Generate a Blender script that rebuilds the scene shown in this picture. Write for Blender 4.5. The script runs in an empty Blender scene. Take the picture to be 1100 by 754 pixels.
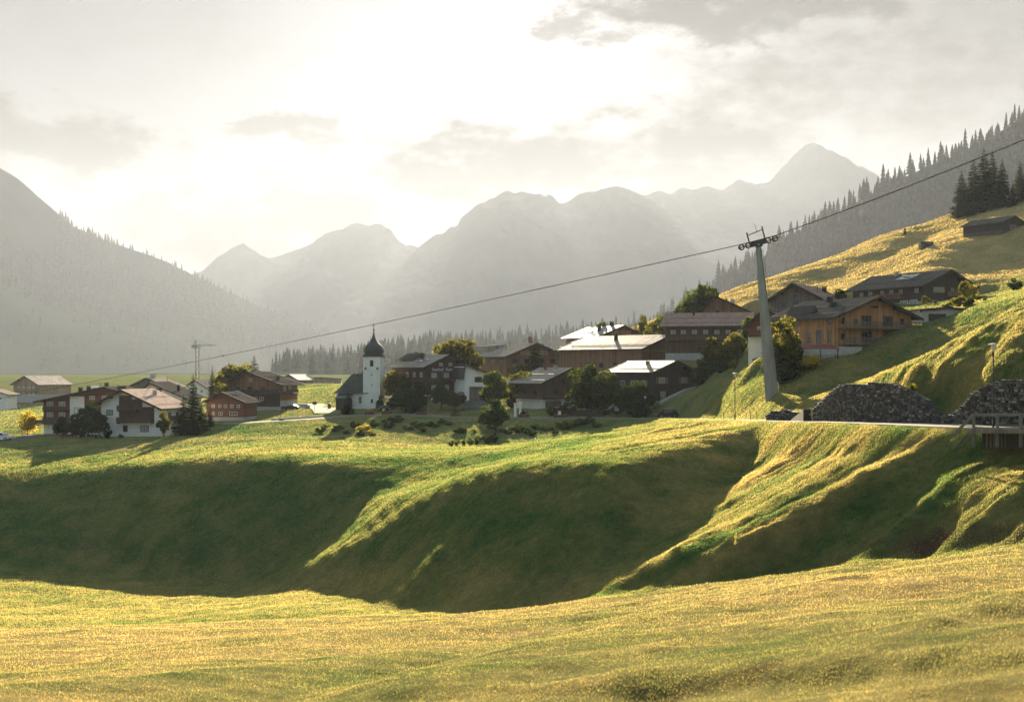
# A village in an alpine valley, seen across a grassy hollow against the evening sun.
QUAL = 1.0
HAZE, HAZE_COL, HAZE_G, HAZE_TOP = 3.7e-5, (.70,.795,1.0), 0.25, 1640
SKY_GLOW, SKY_WIDE, SKY_BASE, SKY_STR, EXPO = 1.8, .8, .5, .05, 2.3
SKY_NISH = .02
CLOUD = 0
SKY_FILL = 1.8
import bpy, bmesh, math, random
import numpy as np
from mathutils import Vector, Matrix
from mathutils.geometry import delaunay_2d_cdt

# ------------------------------------------------------------------ basics
random.seed(7)
rng = np.random.default_rng(11)
sc = bpy.context.scene
COL = sc.collection
F = 1375.0            # focal length in photo pixels (45 mm lens, 1100 px wide)
HOR = 395.0           # row of the horizon
R = math.radians

def P(px, row, d):
    return ((px - 550.0) / F * d, d, (HOR - row) / F * d)

# ------------------------------------------------------------------ tags
def tag(o, label=None, cat=None, group=None, kind=None):
    if label: o['label'] = label
    if cat: o['category'] = cat
    if group: o['group'] = group
    if kind: o['kind'] = kind
    return o

def empty(name, loc, rz=0.0, tilt=None):
    o = bpy.data.objects.new(name, None)
    COL.objects.link(o)
    o.location = loc
    o.rotation_euler = (0, 0, rz) if tilt is None else tilt
    o.empty_display_size = 0.5
    return o

def mesh_obj(name, me, parent=None):
    o = bpy.data.objects.new(name, me)
    COL.objects.link(o)
    if parent is not None: o.parent = parent
    return o

# ------------------------------------------------------------------ mesh builder
class MB:
    def __init__(s):
        s.v = []; s.f = []; s.mi = []
    def add(s, vs, fs, mi=0):
        n = len(s.v)
        s.v += [tuple(v) for v in vs]
        s.f += [tuple(i + n for i in f) for f in fs]
        s.mi += [mi] * len(fs)
        return s
    def box(s, x0, x1, y0, y1, z0, z1, mi=0):
        return s.add([(x0,y0,z0),(x1,y0,z0),(x1,y1,z0),(x0,y1,z0),(x0,y0,z1),(x1,y0,z1),(x1,y1,z1),(x0,y1,z1)],
              [(0,3,2,1),(4,5,6,7),(0,1,5,4),(1,2,6,5),(2,3,7,6),(3,0,4,7)], mi)
    def prism(s, poly, y0, y1, mi=0):          # convex polygon in xz, extruded along y
        n = len(poly)
        vs = [(x, y0, z) for x, z in poly] + [(x, y1, z) for x, z in poly]
        fs = [tuple(range(n)), tuple(range(2*n-1, n-1, -1))]
        fs += [(i, i+n, (i+1) % n + n, (i+1) % n) for i in range(n)]
        return s.add(vs, fs, mi)
    def prism_z(s, poly, z0, z1, mi=0):        # polygon in xy, extruded along z
        n = len(poly)
        vs = [(x, y, z0) for x, y in poly] + [(x, y, z1) for x, y in poly]
        fs = [tuple(range(n-1, -1, -1)), tuple(range(n, 2*n))]
        fs += [(i, (i+1) % n, (i+1) % n + n, i+n) for i in range(n)]
        return s.add(vs, fs, mi)
    def lathe(s, prof, n=12, c=(0,0), mi=0):   # prof: (radius, z)
        vs = []; fs = []
        for r, z in prof:
            for k in range(n):
                a = 2*math.pi*k/n
                vs.append((c[0]+r*math.cos(a), c[1]+r*math.sin(a), z))
        for i in range(len(prof)-1):
            for k in range(n):
                k2 = (k+1) % n
                fs.append((i*n+k, i*n+k2, (i+1)*n+k2, (i+1)*n+k))
        fs.append(tuple(range(n-1, -1, -1))); m = (len(prof)-1)*n
        fs.append(tuple(range(m, m+n)))
        return s.add(vs, fs, mi)
    def tube(s, pts, r, n=6, mi=0):
        pts = [Vector(p) for p in pts]; vs = []; fs = []
        rr = r if isinstance(r, (list, tuple)) else [r]*len(pts)
        for i, p in enumerate(pts):
            t = (pts[min(i+1, len(pts)-1)] - pts[max(i-1, 0)]).normalized()
            up = Vector((0,0,1)) if abs(t.z) < .9 else Vector((1,0,0))
            a = t.cross(up).normalized(); b = t.cross(a).normalized()
            for k in range(n):
                q = 2*math.pi*k/n
                vs.append(p + a*math.cos(q)*rr[i] + b*math.sin(q)*rr[i])
        for i in range(len(pts)-1):
            for k in range(n):
                k2 = (k+1) % n
                fs.append((i*n+k, i*n+k2, (i+1)*n+k2, (i+1)*n+k))
        fs.append(tuple(range(n-1, -1, -1))); m = (len(pts)-1)*n
        fs.append(tuple(range(m, m+n)))
        return s.add(vs, fs, mi)
    def bar(s, a, b, w, h, mi=0):              # rectangular bar from a to b
        a = Vector(a); b = Vector(b); t = (b-a).normalized()
        up = Vector((0,0,1)) if abs(t.z) < .95 else Vector((0,1,0))
        sd = t.cross(up).normalized()*w/2; u2 = sd.cross(t).normalized()*h/2
        vs = [a-sd-u2, a+sd-u2, a+sd+u2, a-sd+u2, b-sd-u2, b+sd-u2, b+sd+u2, b-sd+u2]
        return s.add(vs, [(0,1,2,3),(7,6,5,4),(0,4,5,1),(1,5,6,2),(2,6,7,3),(3,7,4,0)], mi)
    def mesh(s, name, mats, smooth=False):
        me = bpy.data.meshes.new(name)
        me.from_pydata(s.v, [], s.f)
        mats = mats if isinstance(mats, (list, tuple)) else [mats]
        for m in mats: me.materials.append(m)
        if len(mats) > 1: me.polygons.foreach_set('material_index', s.mi)
        bm = bmesh.new(); bm.from_mesh(me)
        bmesh.ops.recalc_face_normals(bm, faces=bm.faces); bm.to_mesh(me); bm.free()
        if smooth: me.polygons.foreach_set('use_smooth', [True]*len(me.polygons))
        me.update()
        return me
    def build(s, name, mats, parent=None, smooth=False):
        return mesh_obj(name, s.mesh(name, mats, smooth), parent)

def np_mesh(name, V, T, mats, attrs=None, smooth=False, k=3):
    """V (n,3) float, T (m,k) int"""
    me = bpy.data.meshes.new(name)
    V = np.ascontiguousarray(V, dtype=np.float32); T = np.ascontiguousarray(T, dtype=np.int32)
    me.vertices.add(len(V)); me.vertices.foreach_set('co', V.ravel())
    me.loops.add(T.size); me.loops.foreach_set('vertex_index', T.ravel())
    me.polygons.add(len(T))
    me.polygons.foreach_set('loop_start', np.arange(0, T.size, k, dtype=np.int32))
    me.polygons.foreach_set('loop_total', np.full(len(T), k, dtype=np.int32))
    if smooth: me.polygons.foreach_set('use_smooth', np.ones(len(T), dtype=bool))
    for nm, arr in (attrs or {}).items():
        a = me.attributes.new(nm, 'FLOAT', 'POINT'); a.data.foreach_set('value', np.asarray(arr, np.float32))
    for m in (mats if isinstance(mats, (list, tuple)) else [mats]): me.materials.append(m)
    me.update(calc_edges=True); me.validate()
    return me

# ------------------------------------------------------------------ noise
def _h(ix, iy, seed):
    h = (ix.astype(np.int64)*374761393 + iy.astype(np.int64)*668265263 + seed*974711) & 0xffffffff
    h = ((h ^ (h >> 13))*1274126177) & 0xffffffff
    return ((h ^ (h >> 16)) & 0xffffff) / float(0xffffff)
def vnoise(x, y, seed=0):
    ix = np.floor(x); iy = np.floor(y); fx = x-ix; fy = y-iy
    fx = fx*fx*fx*(fx*(fx*6-15)+10); fy = fy*fy*fy*(fy*(fy*6-15)+10)
    a = _h(ix,iy,seed); b = _h(ix+1,iy,seed); c = _h(ix,iy+1,seed); d = _h(ix+1,iy+1,seed)
    return (a*(1-fx)+b*fx)*(1-fy)+(c*(1-fx)+d*fx)*fy - .5
def fbm(x, y, oct=4, seed=0, gain=.5):
    t = np.zeros_like(x, dtype=float); a = 1.0
    for o in range(oct):
        t += a*vnoise(x*2**o+o*17.3, y*2**o-o*9.1, seed+o); a *= gain
    return t

# ------------------------------------------------------------------ materials
def nt(m): return m.node_tree.nodes, m.node_tree.links
def new_mat(name):
    m = bpy.data.materials.new(name); m.use_nodes = True
    n, l = nt(m); n.clear()
    out = n.new('ShaderNodeOutputMaterial')
    return m, n, l, out
def node(n, t, **kw):
    o = n.new(t)
    for k, v in kw.items():
        if k in ('operation','blend_type','data_type','attribute_name','noise_dimensions','feature','bands_direction','wave_type','distance','sky_type'): setattr(o, k, v)
        else: o.inputs[k].default_value = v
    return o
def ramp(n, pts):
    r = n.new('ShaderNodeValToRGB'); e = r.color_ramp.elements
    while len(e) < len(pts): e.new(.5)
    for el, (p, c) in zip(e, pts):
        el.position = p; el.color = (c[0], c[1], c[2], 1) if not isinstance(c, (int, float)) else (c, c, c, 1)
    return r
def c4(c): return (c[0], c[1], c[2], 1)

def simple(name, col, rough=.7, var=.25, scale=1.5, metal=0.0, spec=.5, detail=5, bump=0.0, bscale=12, stretch=(1,1,1), col2=None):
    """one surface with noise-driven colour wear"""
    m, n, l, out = new_mat(name)
    tc = n.new('ShaderNodeTexCoord'); mp = n.new('ShaderNodeMapping'); mp.inputs['Scale'].default_value = stretch
    l.new(tc.outputs['Object'], mp.inputs[0])
    nz = node(n, 'ShaderNodeTexNoise', Scale=scale, Detail=detail, Roughness=.65); l.new(mp.outputs[0], nz.inputs['Vector'])
    c2 = col2 or tuple(min(1, c*(1+var)) for c in col)
    rp = ramp(n, [(.3, tuple(c*(1-var) for c in col)), (.5, col), (.72, c2)]); l.new(nz.outputs['Fac'], rp.inputs[0])
    b = n.new('ShaderNodeBsdfPrincipled')
    l.new(rp.outputs[0], b.inputs['Base Color'])
    b.inputs['Roughness'].default_value = rough; b.inputs['Metallic'].default_value = metal
    b.inputs['Specular IOR Level'].default_value = spec
    if bump:
        nb = node(n, 'ShaderNodeTexNoise', Scale=bscale, Detail=4); l.new(mp.outputs[0], nb.inputs['Vector'])
        bp = node(n, 'ShaderNodeBump', Strength=bump, Distance=.1); l.new(nb.outputs['Fac'], bp.inputs['Height']); l.new(bp.outputs[0], b.inputs['Normal'])
    l.new(b.outputs[0], out.inputs[0])
    return m

def wood(name, col, axis='V', board=.22, rough=.75, var=.35):
    """boards: every board a slightly different tone, a dark joint between boards"""
    m, n, l, out = new_mat(name)
    tc = n.new('ShaderNodeTexCoord'); sx = n.new('ShaderNodeSeparateXYZ'); l.new(tc.outputs['Object'], sx.inputs[0])
    if axis == 'V':
        ad = node(n, 'ShaderNodeMath', operation='ADD'); l.new(sx.outputs[0], ad.inputs[0]); l.new(sx.outputs[1], ad.inputs[1]); src = ad.outputs[0]
    else: src = sx.outputs[2]
    dv = node(n, 'ShaderNodeMath', operation='DIVIDE'); l.new(src, dv.inputs[0]); dv.inputs[1].default_value = board
    fl = node(n, 'ShaderNodeMath', operation='FLOOR'); l.new(dv.outputs[0], fl.inputs[0])
    fr = node(n, 'ShaderNodeMath', operation='FRACT'); l.new(dv.outputs[0], fr.inputs[0])
    wn = n.new('ShaderNodeTexWhiteNoise'); wn.noise_dimensions = '1D'; l.new(fl.outputs[0], wn.inputs['W'])
    nz = node(n, 'ShaderNodeTexNoise', Scale=.9, Detail=6); l.new(tc.outputs['Object'], nz.inputs['Vector'])
    mx = node(n, 'ShaderNodeMath', operation='ADD'); l.new(wn.outputs['Value'], mx.inputs[0]); l.new(nz.outputs['Fac'], mx.inputs[1])
    hf = node(n, 'ShaderNodeMath', operation='MULTIPLY'); hf.inputs[1].default_value = .5; l.new(mx.outputs[0], hf.inputs[0])
    rp = ramp(n, [(.2, tuple(c*(1-var) for c in col)), (.5, col), (.85, tuple(min(1, c*(1+var)) for c in col))]); l.new(hf.outputs[0], rp.inputs[0])
    gt = node(n, 'ShaderNodeMath', operation='GREATER_THAN'); gt.inputs[1].default_value = .1; l.new(fr.outputs[0], gt.inputs[0])
    mr = node(n, 'ShaderNodeMapRange'); mr.inputs['To Min'].default_value = .45; l.new(gt.outputs[0], mr.inputs['Value'])
    ml = node(n, 'ShaderNodeMix', data_type='RGBA', blend_type='MULTIPLY'); ml.inputs[0].default_value = 1
    l.new(rp.outputs[0], ml.inputs[6]); l.new(mr.outputs[0], ml.inputs[7])
    b = n.new('ShaderNodeBsdfPrincipled'); b.inputs['Roughness'].default_value = rough
    l.new(ml.outputs[2], b.inputs['Base Color']); l.new(b.outputs[0], out.inputs[0])
    return m

def roof_mat(name, col, rough=.5, metal=0.0, spec=.5, course=.35, var=.3):
    """courses of shingles or sheets running along the eaves, with stains"""
    m, n, l, out = new_mat(name)
    tc = n.new('ShaderNodeTexCoord'); sx = n.new('ShaderNodeSeparateXYZ'); l.new(tc.outputs['Object'], sx.inputs[0])
    mp = n.new('ShaderNodeMapping'); mp.inputs['Scale'].default_value = (1.2, 3.0, 1); l.new(tc.outputs['Object'], mp.inputs[0])
    br = n.new('ShaderNodeTexVoronoi'); br.inputs['Scale'].default_value = .8/course*.4; l.new(mp.outputs[0], br.inputs['Vector'])
    nz = node(n, 'ShaderNodeTexNoise', Scale=.5, Detail=7, Roughness=.7); l.new(tc.outputs['Object'], nz.inputs['Vector'])
    mx = node(n, 'ShaderNodeMix', data_type='RGBA'); mx.inputs[0].default_value = .4
    l.new(nz.outputs['Fac'], mx.inputs[6]); l.new(br.outputs['Color'], mx.inputs[7])
    rp = ramp(n, [(.25, tuple(c*(1-var) for c in col)), (.5, col), (.75, tuple(min(1, c*(1+var)) for c in col))]); l.new(mx.outputs[2], rp.inputs[0])
    dv = node(n, 'ShaderNodeMath', operation='DIVIDE'); l.new(sx.outputs[0], dv.inputs[0]); dv.inputs[1].default_value = course
    fr = node(n, 'ShaderNodeMath', operation='FRACT'); l.new(dv.outputs[0], fr.inputs[0])
    bp = node(n, 'ShaderNodeBump', Strength=.4, Distance=.04); l.new(fr.outputs[0], bp.inputs['Height'])
    b = n.new('ShaderNodeBsdfPrincipled'); b.inputs['Roughness'].default_value = rough; b.inputs['Metallic'].default_value = metal
    b.inputs['Specular IOR Level'].default_value = spec
    rr = node(n, 'ShaderNodeMapRange'); rr.inputs['To Min'].default_value = max(.05, rough-.12); rr.inputs['To Max'].default_value = rough+.12
    l.new(nz.outputs['Fac'], rr.inputs['Value']); l.new(rr.outputs[0], b.inputs['Roughness'])
    if spec < .1:
        n.remove(b); b = n.new('ShaderNodeBsdfDiffuse'); l.new(rp.outputs[0], b.inputs['Color'])
    else: l.new(rp.outputs[0], b.inputs['Base Color'])
    l.new(bp.outputs[0], b.inputs['Normal']); l.new(b.outputs[0], out.inputs[0])
    return m

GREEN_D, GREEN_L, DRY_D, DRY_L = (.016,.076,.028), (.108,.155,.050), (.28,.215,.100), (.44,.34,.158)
def grass_color(n, l):
    """colour of the sward: the 'dry' attribute mixes green and straw, noise makes patches"""
    ge = n.new('ShaderNodeNewGeometry')
    at = node(n, 'ShaderNodeAttribute', attribute_name='dry_lit')
    n1 = node(n, 'ShaderNodeTexNoise', Scale=.16, Detail=6, Roughness=.62); l.new(ge.outputs['Position'], n1.inputs['Vector'])
    n2 = node(n, 'ShaderNodeTexNoise', Scale=1.3, Detail=5, Roughness=.7); l.new(ge.outputs['Position'], n2.inputs['Vector'])
    g = ramp(n, [(.3, GREEN_D), (.7, GREEN_L)]); l.new(n2.outputs['Fac'], g.inputs[0])
    d = ramp(n, [(.3, DRY_D), (.68, DRY_L)]); l.new(n2.outputs['Fac'], d.inputs[0])
    ad = node(n, 'ShaderNodeMath', operation='MULTIPLY_ADD'); l.new(n1.outputs['Fac'], ad.inputs[0]); ad.inputs[1].default_value = 1.3; ad.inputs[2].default_value = -.65
    ad2 = node(n, 'ShaderNodeMath', operation='ADD'); ad2.use_clamp = True; l.new(ad.outputs[0], ad2.inputs[0]); l.new(at.outputs['Fac'], ad2.inputs[1])
    mx = node(n, 'ShaderNodeMix', data_type='RGBA'); l.new(ad2.outputs[0], mx.inputs[0]); l.new(g.outputs[0], mx.inputs[6]); l.new(d.outputs[0], mx.inputs[7])
    return mx.outputs[2], n2.outputs['Fac'], ge

def make_ground():
    m, n, l, out = new_mat('meadow_ground')
    col, h, ge = grass_color(n, l)
    soil = node(n, 'ShaderNodeAttribute', attribute_name='soil')
    ms = node(n, 'ShaderNodeMix', data_type='RGBA'); ms.inputs[7].default_value = (.075,.048,.03,1)
    l.new(soil.outputs['Fac'], ms.inputs[0]); l.new(col, ms.inputs[6])
    nb = node(n, 'ShaderNodeTexNoise', Scale=2.2, Detail=8, Roughness=.75); l.new(ge.outputs['Position'], nb.inputs['Vector'])
    bp = node(n, 'ShaderNodeBump', Strength=.9, Distance=.35); l.new(nb.outputs['Fac'], bp.inputs['Height'])
    b = n.new('ShaderNodeBsdfDiffuse')
    l.new(ms.outputs[2], b.inputs['Color']); l.new(bp.outputs[0], b.inputs['Normal'])
    l.new(b.outputs[0], out.inputs[0])
    return m

def make_blades(name, mult):
    m, n, l, out = new_mat(name)
    col, h, ge = grass_color(n, l)
    hs = n.new('ShaderNodeHueSaturation')
    mr = node(n, 'ShaderNodeMapRange'); mr.inputs['To Min'].default_value = .85; mr.inputs['To Max'].default_value = 1.25
    l.new(ge.outputs['Random Per Island'], mr.inputs['Value']); l.new(mr.outputs[0], hs.inputs['Value']); l.new(col, hs.inputs['Color'])
    df = n.new('ShaderNodeBsdfDiffuse'); tr = n.new('ShaderNodeBsdfTranslucent')
    l.new(hs.outputs[0], df.inputs[0])
    wm = node(n, 'ShaderNodeMix', data_type='RGBA', blend_type='MULTIPLY'); wm.inputs[0].default_value = 1
    wm.inputs[7].default_value = c4(mult)
    l.new(hs.outputs[0], wm.inputs[6]); l.new(wm.outputs[2], tr.inputs[0])
    mx = n.new('ShaderNodeMixShader'); mx.inputs[0].default_value = .6
    l.new(df.outputs[0], mx.inputs[1]); l.new(tr.outputs[0], mx.inputs[2])
    l.new(mx.outputs[0], out.inputs[0])
    return m

def leaf_mat(name, dark, light, trans=.5, warm=(1.6,1.5,.9)):
    m, n, l, out = new_mat(name)
    ge = n.new('ShaderNodeNewGeometry'); oi = n.new('ShaderNodeObjectInfo')
    rp = ramp(n, [(0, dark), (1, light)]); l.new(ge.outputs['Random Per Island'], rp.inputs[0])
    hs = n.new('ShaderNodeHueSaturation'); l.new(rp.outputs[0], hs.inputs['Color'])
    mr = node(n, 'ShaderNodeMapRange'); mr.inputs['To Min'].default_value = .75; mr.inputs['To Max'].default_value = 1.3
    l.new(oi.outputs['Random'], mr.inputs['Value']); l.new(mr.outputs[0], hs.inputs['Value'])
    df = n.new('ShaderNodeBsdfDiffuse'); tr = n.new('ShaderNodeBsdfTranslucent'); l.new(hs.outputs[0], df.inputs[0])
    wm = node(n, 'ShaderNodeMix', data_type='RGBA', blend_type='MULTIPLY'); wm.inputs[0].default_value = 1; wm.inputs[7].default_value = c4(warm)
    l.new(hs.outputs[0], wm.inputs[6]); l.new(wm.outputs[2], tr.inputs[0])
    mx = n.new('ShaderNodeMixShader'); mx.inputs[0].default_value = trans
    l.new(df.outputs[0], mx.inputs[1]); l.new(tr.outputs[0], mx.inputs[2]); l.new(mx.outputs[0], out.inputs[0])
    return m

def stone_mat(name, a, b, c):
    m, n, l, out = new_mat(name)
    ge = n.new('ShaderNodeNewGeometry')
    rp = ramp(n, [(0, a), (.6, b), (.93, c), (1, tuple(min(1, k*1.7) for k in c))]); l.new(ge.outputs['Random Per Island'], rp.inputs[0])
    nz = node(n, 'ShaderNodeTexNoise', Scale=5, Detail=6); l.new(ge.outputs['Position'], nz.inputs['Vector'])
    mr = node(n, 'ShaderNodeMapRange'); mr.inputs['To Min'].default_value = .55; mr.inputs['To Max'].default_value = 1.4; l.new(nz.outputs['Fac'], mr.inputs['Value'])
    ml = node(n, 'ShaderNodeMix', data_type='RGBA', blend_type='MULTIPLY'); ml.inputs[0].default_value = 1
    l.new(rp.outputs[0], ml.inputs[6]); l.new(mr.outputs[0], ml.inputs[7])
    bp = node(n, 'ShaderNodeBump', Strength=.6, Distance=.05); l.new(nz.outputs['Fac'], bp.inputs['Height'])
    bs = n.new('ShaderNodeBsdfPrincipled'); bs.inputs['Roughness'].default_value = .85
    l.new(ml.outputs[2], bs.inputs['Base Color']); l.new(bp.outputs[0], bs.inputs['Normal']); l.new(bs.outputs[0], out.inputs[0])
    return m

def mountain_mat(name, wood_c, grass_c, rock_c, rock_lo=.62, scale=.006):
    m, n, l, out = new_mat(name)
    ge = n.new('ShaderNodeNewGeometry')
    mp = n.new('ShaderNodeMapping'); mp.inputs['Scale'].default_value = (1, .5, 1.4); l.new(ge.outputs['Position'], mp.inputs[0])
    nz = node(n, 'ShaderNodeTexNoise', Scale=scale, Detail=9, Roughness=.65); l.new(mp.outputs[0], nz.inputs['Vector'])
    rp = ramp(n, [(.35, wood_c), (.52, grass_c), (rock_lo, grass_c), (rock_lo+.12, rock_c)]); l.new(nz.outputs['Fac'], rp.inputs[0])
    b = n.new('ShaderNodeBsdfDiffuse')
    nb = node(n, 'ShaderNodeTexNoise', Scale=scale*12, Detail=6); l.new(ge.outputs['Position'], nb.inputs['Vector'])
    bp = node(n, 'ShaderNodeBump', Strength=.7, Distance=6); l.new(nb.outputs['Fac'], bp.inputs['Height']); l.new(bp.outputs[0], b.inputs['Normal'])
    l.new(rp.outputs[0], b.inputs['Color']); l.new(b.outputs[0], out.inputs[0])
    return m

def glass_mat(name, col=(.02,.024,.028), rough=.08):
    m, n, l, out = new_mat(name)
    b = n.new('ShaderNodeBsdfPrincipled'); b.inputs['Base Color'].default_value = c4(col); b.inputs['Roughness'].default_value = rough
    b.inputs['Specular IOR Level'].default_value = .8; l.new(b.outputs[0], out.inputs[0])
    return m

M = dict(
    valley=mountain_mat('valley_grass', (.03,.042,.018), (.04,.052,.022), (.05,.055,.03), .7, .01),
    ground=make_ground(), blades=make_blades('grass_blades', (2.0, 1.85, 1.3)), turf=make_blades('turf_blades', (1.6, 1.45, 1.0)),
    plaster=simple('white_plaster', (.78,.76,.72), .85, .1, .8),
    plaster2=simple('church_plaster', (.78,.77,.72), .85, .09, .5),
    greyplaster=simple('concrete', (.36,.36,.34), .85, .18, 1.2),
    dwood=wood('dark_wood', (.085,.046,.028)),
    dwoodh=wood('dark_log_wood', (.085,.048,.030), 'H', .3),
    rwood=wood('red_brown_wood', (.15,.058,.034), 'H', .25),
    bwood=wood('brown_plank', (.21,.11,.058), 'V', .3),
    owood=wood('larch_plank', (.44,.22,.09), 'V', .45, var=.3),
    railwood=simple('grey_rail_wood', (.15,.15,.138), .85, .2, 2),
    gwood=wood('weathered_wood', (.16,.14,.12), 'V', .2),
    blackwood=wood('black_wood', (.045,.032,.025), 'V', .25),
    palewood=wood('pale_wood', (.33,.24,.15), 'V', .3),
    roofgrey=roof_mat('grey_shingle_roof', (.30,.265,.225), .72, 0, .06),
    roofdark=roof_mat('dark_roof', (.085,.08,.075), .75, 0, .06),
    rooflight=roof_mat('pale_tile_roof', (.52,.40,.34), .7, 0, .06),
    roofmetal=roof_mat('sheet_roof', (.26,.225,.205), .58, .4, .55, course=.6, var=.55),
    roofpink=roof_mat('tile_roof', (.30,.20,.165), .7, 0, .06),
    roofslate=roof_mat('slate_roof', (.20,.21,.215), .6, .1, .4),
    shingle=roof_mat('church_shingle', (.05,.062,.05), .75, 0, .25, course=.3, var=.4),
    onion=simple('onion_shingle', (.03,.043,.036), .5, .4, 2.5),
    trim=simple('dark_trim', (.03,.02,.014), .7, .3, 2),
    white=simple('white_paint', (.72,.70,.66), .6, .08, 2),
    glass=glass_mat('window_glass'),
    glasslight=glass_mat('curtained_glass', (.28,.27,.23), .3),
    steel=simple('galvanised_steel', (.24,.25,.245), .55, .25, .7, .35, .5, stretch=(1,1,.3)),
    dsteel=simple('dark_steel', (.035,.042,.042), .5, .3, 2, .4),
    redsteel=simple('red_steel', (.20,.05,.035), .5, .2, 2),
    rubber=simple('black_rubber', (.012,.012,.012), .7, .2, 5),
    rope=simple('steel_rope', (.03,.03,.03), .5, .2, 5, .5),
    concrete=simple('pale_concrete', (.42,.41,.38), .9, .2, 1.5, bump=.3),
    asphalt=simple('asphalt', (.085,.083,.08), .8, .25, .6, 0, .08, bump=.2, bscale=6),
    path=simple('gravel_path', (.20,.185,.155), .9, .2, .8, 0, .08, bump=.3),
    stone=stone_mat('wall_stone', (.025,.024,.023), (.08,.075,.07), (.19,.18,.165)),
    mortar=simple('dark_joint', (.03,.028,.025), .95, .3, 3),
    bark=simple('bark', (.05,.038,.028), .9, .35, 6, stretch=(1,1,.3)),
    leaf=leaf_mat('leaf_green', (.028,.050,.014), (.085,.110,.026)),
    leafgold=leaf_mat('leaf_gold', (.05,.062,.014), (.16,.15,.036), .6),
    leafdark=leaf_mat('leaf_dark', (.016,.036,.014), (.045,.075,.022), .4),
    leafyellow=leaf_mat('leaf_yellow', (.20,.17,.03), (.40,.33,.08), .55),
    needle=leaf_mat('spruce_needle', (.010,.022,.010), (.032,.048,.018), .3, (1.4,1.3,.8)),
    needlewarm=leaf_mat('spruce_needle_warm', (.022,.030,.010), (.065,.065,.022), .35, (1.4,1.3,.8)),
    flower=leaf_mat('flowers', (.30,.05,.03), (.45,.25,.08), .4),
    carpaint=simple('dark_car_paint', (.012,.014,.017), .25, .1, 2, .3, .8),
    carwhite=simple('white_car_paint', (.62,.63,.64), .3, .05, 2, 0, .6),
    carblue=simple('blue_car_paint', (.03,.045,.075), .3, .1, 2, .3, .8),
    carsilver=simple('silver_car_paint', (.38,.39,.41), .3, .06, 2, .6, .6),
    caryellow=simple('yellow_car_paint', (.45,.32,.05), .35, .08, 2, 0, .6),
    lamphead=simple('lamp_glass', (.66,.62,.52), .35, .08, 3),
    awning=simple('red_awning', (.16,.035,.03), .8, .15, 3),
    canvas=simple('white_canvas', (.70,.68,.64), .85, .06, 2),
    panel=glass_mat('solar_glass', (.03,.035,.05), .15),
    sign=simple('sign_board', (.05,.05,.055), .6, .2, 3),
)
# ------------------------------------------------------------------ terrain: a triangulated survey of the place
PTS = []; EDG = []
def pl(*pts):                                # breakline
    i0 = len(PTS)
    for p in pts: PTS.append(P(*p))
    for i in range(i0, len(PTS)-1): EDG.append((i, i+1))
def pt(*pts):
    for p in pts: PTS.append(P(*p))

# edge of the near meadow and its near slope
EDGE = [(-320,676,124),(0,672,120),(130,670,119),(250,668,117),(330,665,114),(415,661,111),(480,660,108),(540,657,104),(610,649,97),(700,636,92),(760,627,90),
        (850,615,88),(900,607,85),(1000,597,80),(1100,583,72),(1250,570,66),(1420,560,62)]
pl(*EDGE)
for px, row, d in EDGE:
    ze = (HOR-row)/F*d
    for t, bul in ((.72,.25),(.45,.45),(.2,.3),(.06,0),(.0,0)):
        dd = max(3.0, d*t)
        z = -1.75 + (ze+1.75)*(dd/d) + bul*math.sin(px*.013+t*9)*.7
        PTS.append(((px-550)/F*dd, dd, z))
# hidden trough behind the right hand part of the edge
for px, row, d in EDGE[8:]:
    PTS.append(((px-550)/F*d*1.03, d*1.03+.8, (HOR-row)/F*d-.9))
# floor of the hollow on the left
pt((-320,652,152),(0,648,148),(120,649,147),(200,648,146),(250,647,144),(330,641,140),(390,640,136),(-320,622,184),(0,617,180),(120,624,174),(200,633,167),(260,637,158))
# bowl bank
pl((-320,615,200),(0,606,192),(120,615,187),(200,625,180),(250,630,174),(290,626,170))
pl((-320,514,236),(0,508,227),(60,506,225),(130,500,221),(200,493,215),(260,490,208),(320,492,202),(365,497,193))
# first spur
pl((300,621,171),(330,595,173),(360,567,176),(395,535,180),(418,512,185))
pl((350,627,147),(400,570,150),(450,530,151),(490,509,147))
# big dark face, reaching from the first spur to the gully under the crest lamp
pl((490,509,147),(550,500,136),(610,497,128),(668,494,123),(720,482,127),(760,468,134),(792,456,148))
pl((360,631,146),(415,652,122),(480,656,114),(540,655,107))
pt((560,560,123),(520,590,121),(600,580,113),(660,550,114))
# faint rib on that face, then the gully and the third spur
pl((715,500,124.5),(690,540,117.5),(655,590,109.5))
pl((835,463,147),(800,505,127.5),(760,545,117.5),(700,590,108.5),(622,641,99))
pl((606,646,96.5),(760,580,95),(910,515,97),(1025,482,94))
pt((1000,540,86.5),(1060,525,84),(1110,508,81),(1250,490,75),(1420,480,70))
# plateau
pt((560,487,180),(640,478,180),(700,467,180),(480,487,200),(420,492,196),(560,478,235),(640,470,225),(690,459,230))
pt((340,470,262),(400,474,255),(480,477,250),(560,474,255),(640,462,252),(690,455,248))
pt((300,470,250),(260,452,298),(220,455,300),(130,469,283),(60,471,305))
# road
ROAD = [(1420,461,76),(1250,461,84.5),(1160,461,90),(1100,460.5,95),(1050,458.5,99.5),(1000,456,104),(950,454.3,114),(900,453.2,124.5),(860,452.4,138),(838,451.8,150),(790,450.5,178),(765,450.2,202),(742,449.8,230),(716,449.3,258),(690,449.1,264),(640,448.8,271),(560,448.4,283),
        (480,447.6,298),(420,444,316),(380,446.5,312),(330,449.5,303),(285,452.5,296),(240,455.5,295)]
pl(*ROAD)
pt((745,452.5,186),(700,460,196),(770,452.5,165),(820,455,144),(870,456,134),(950,459,111))
ROADW = [(-300,486,262),(-60,478,275),(0,473.5,285),(30,469,297),(46,466.5,305)]
pl(*ROADW)
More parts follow.
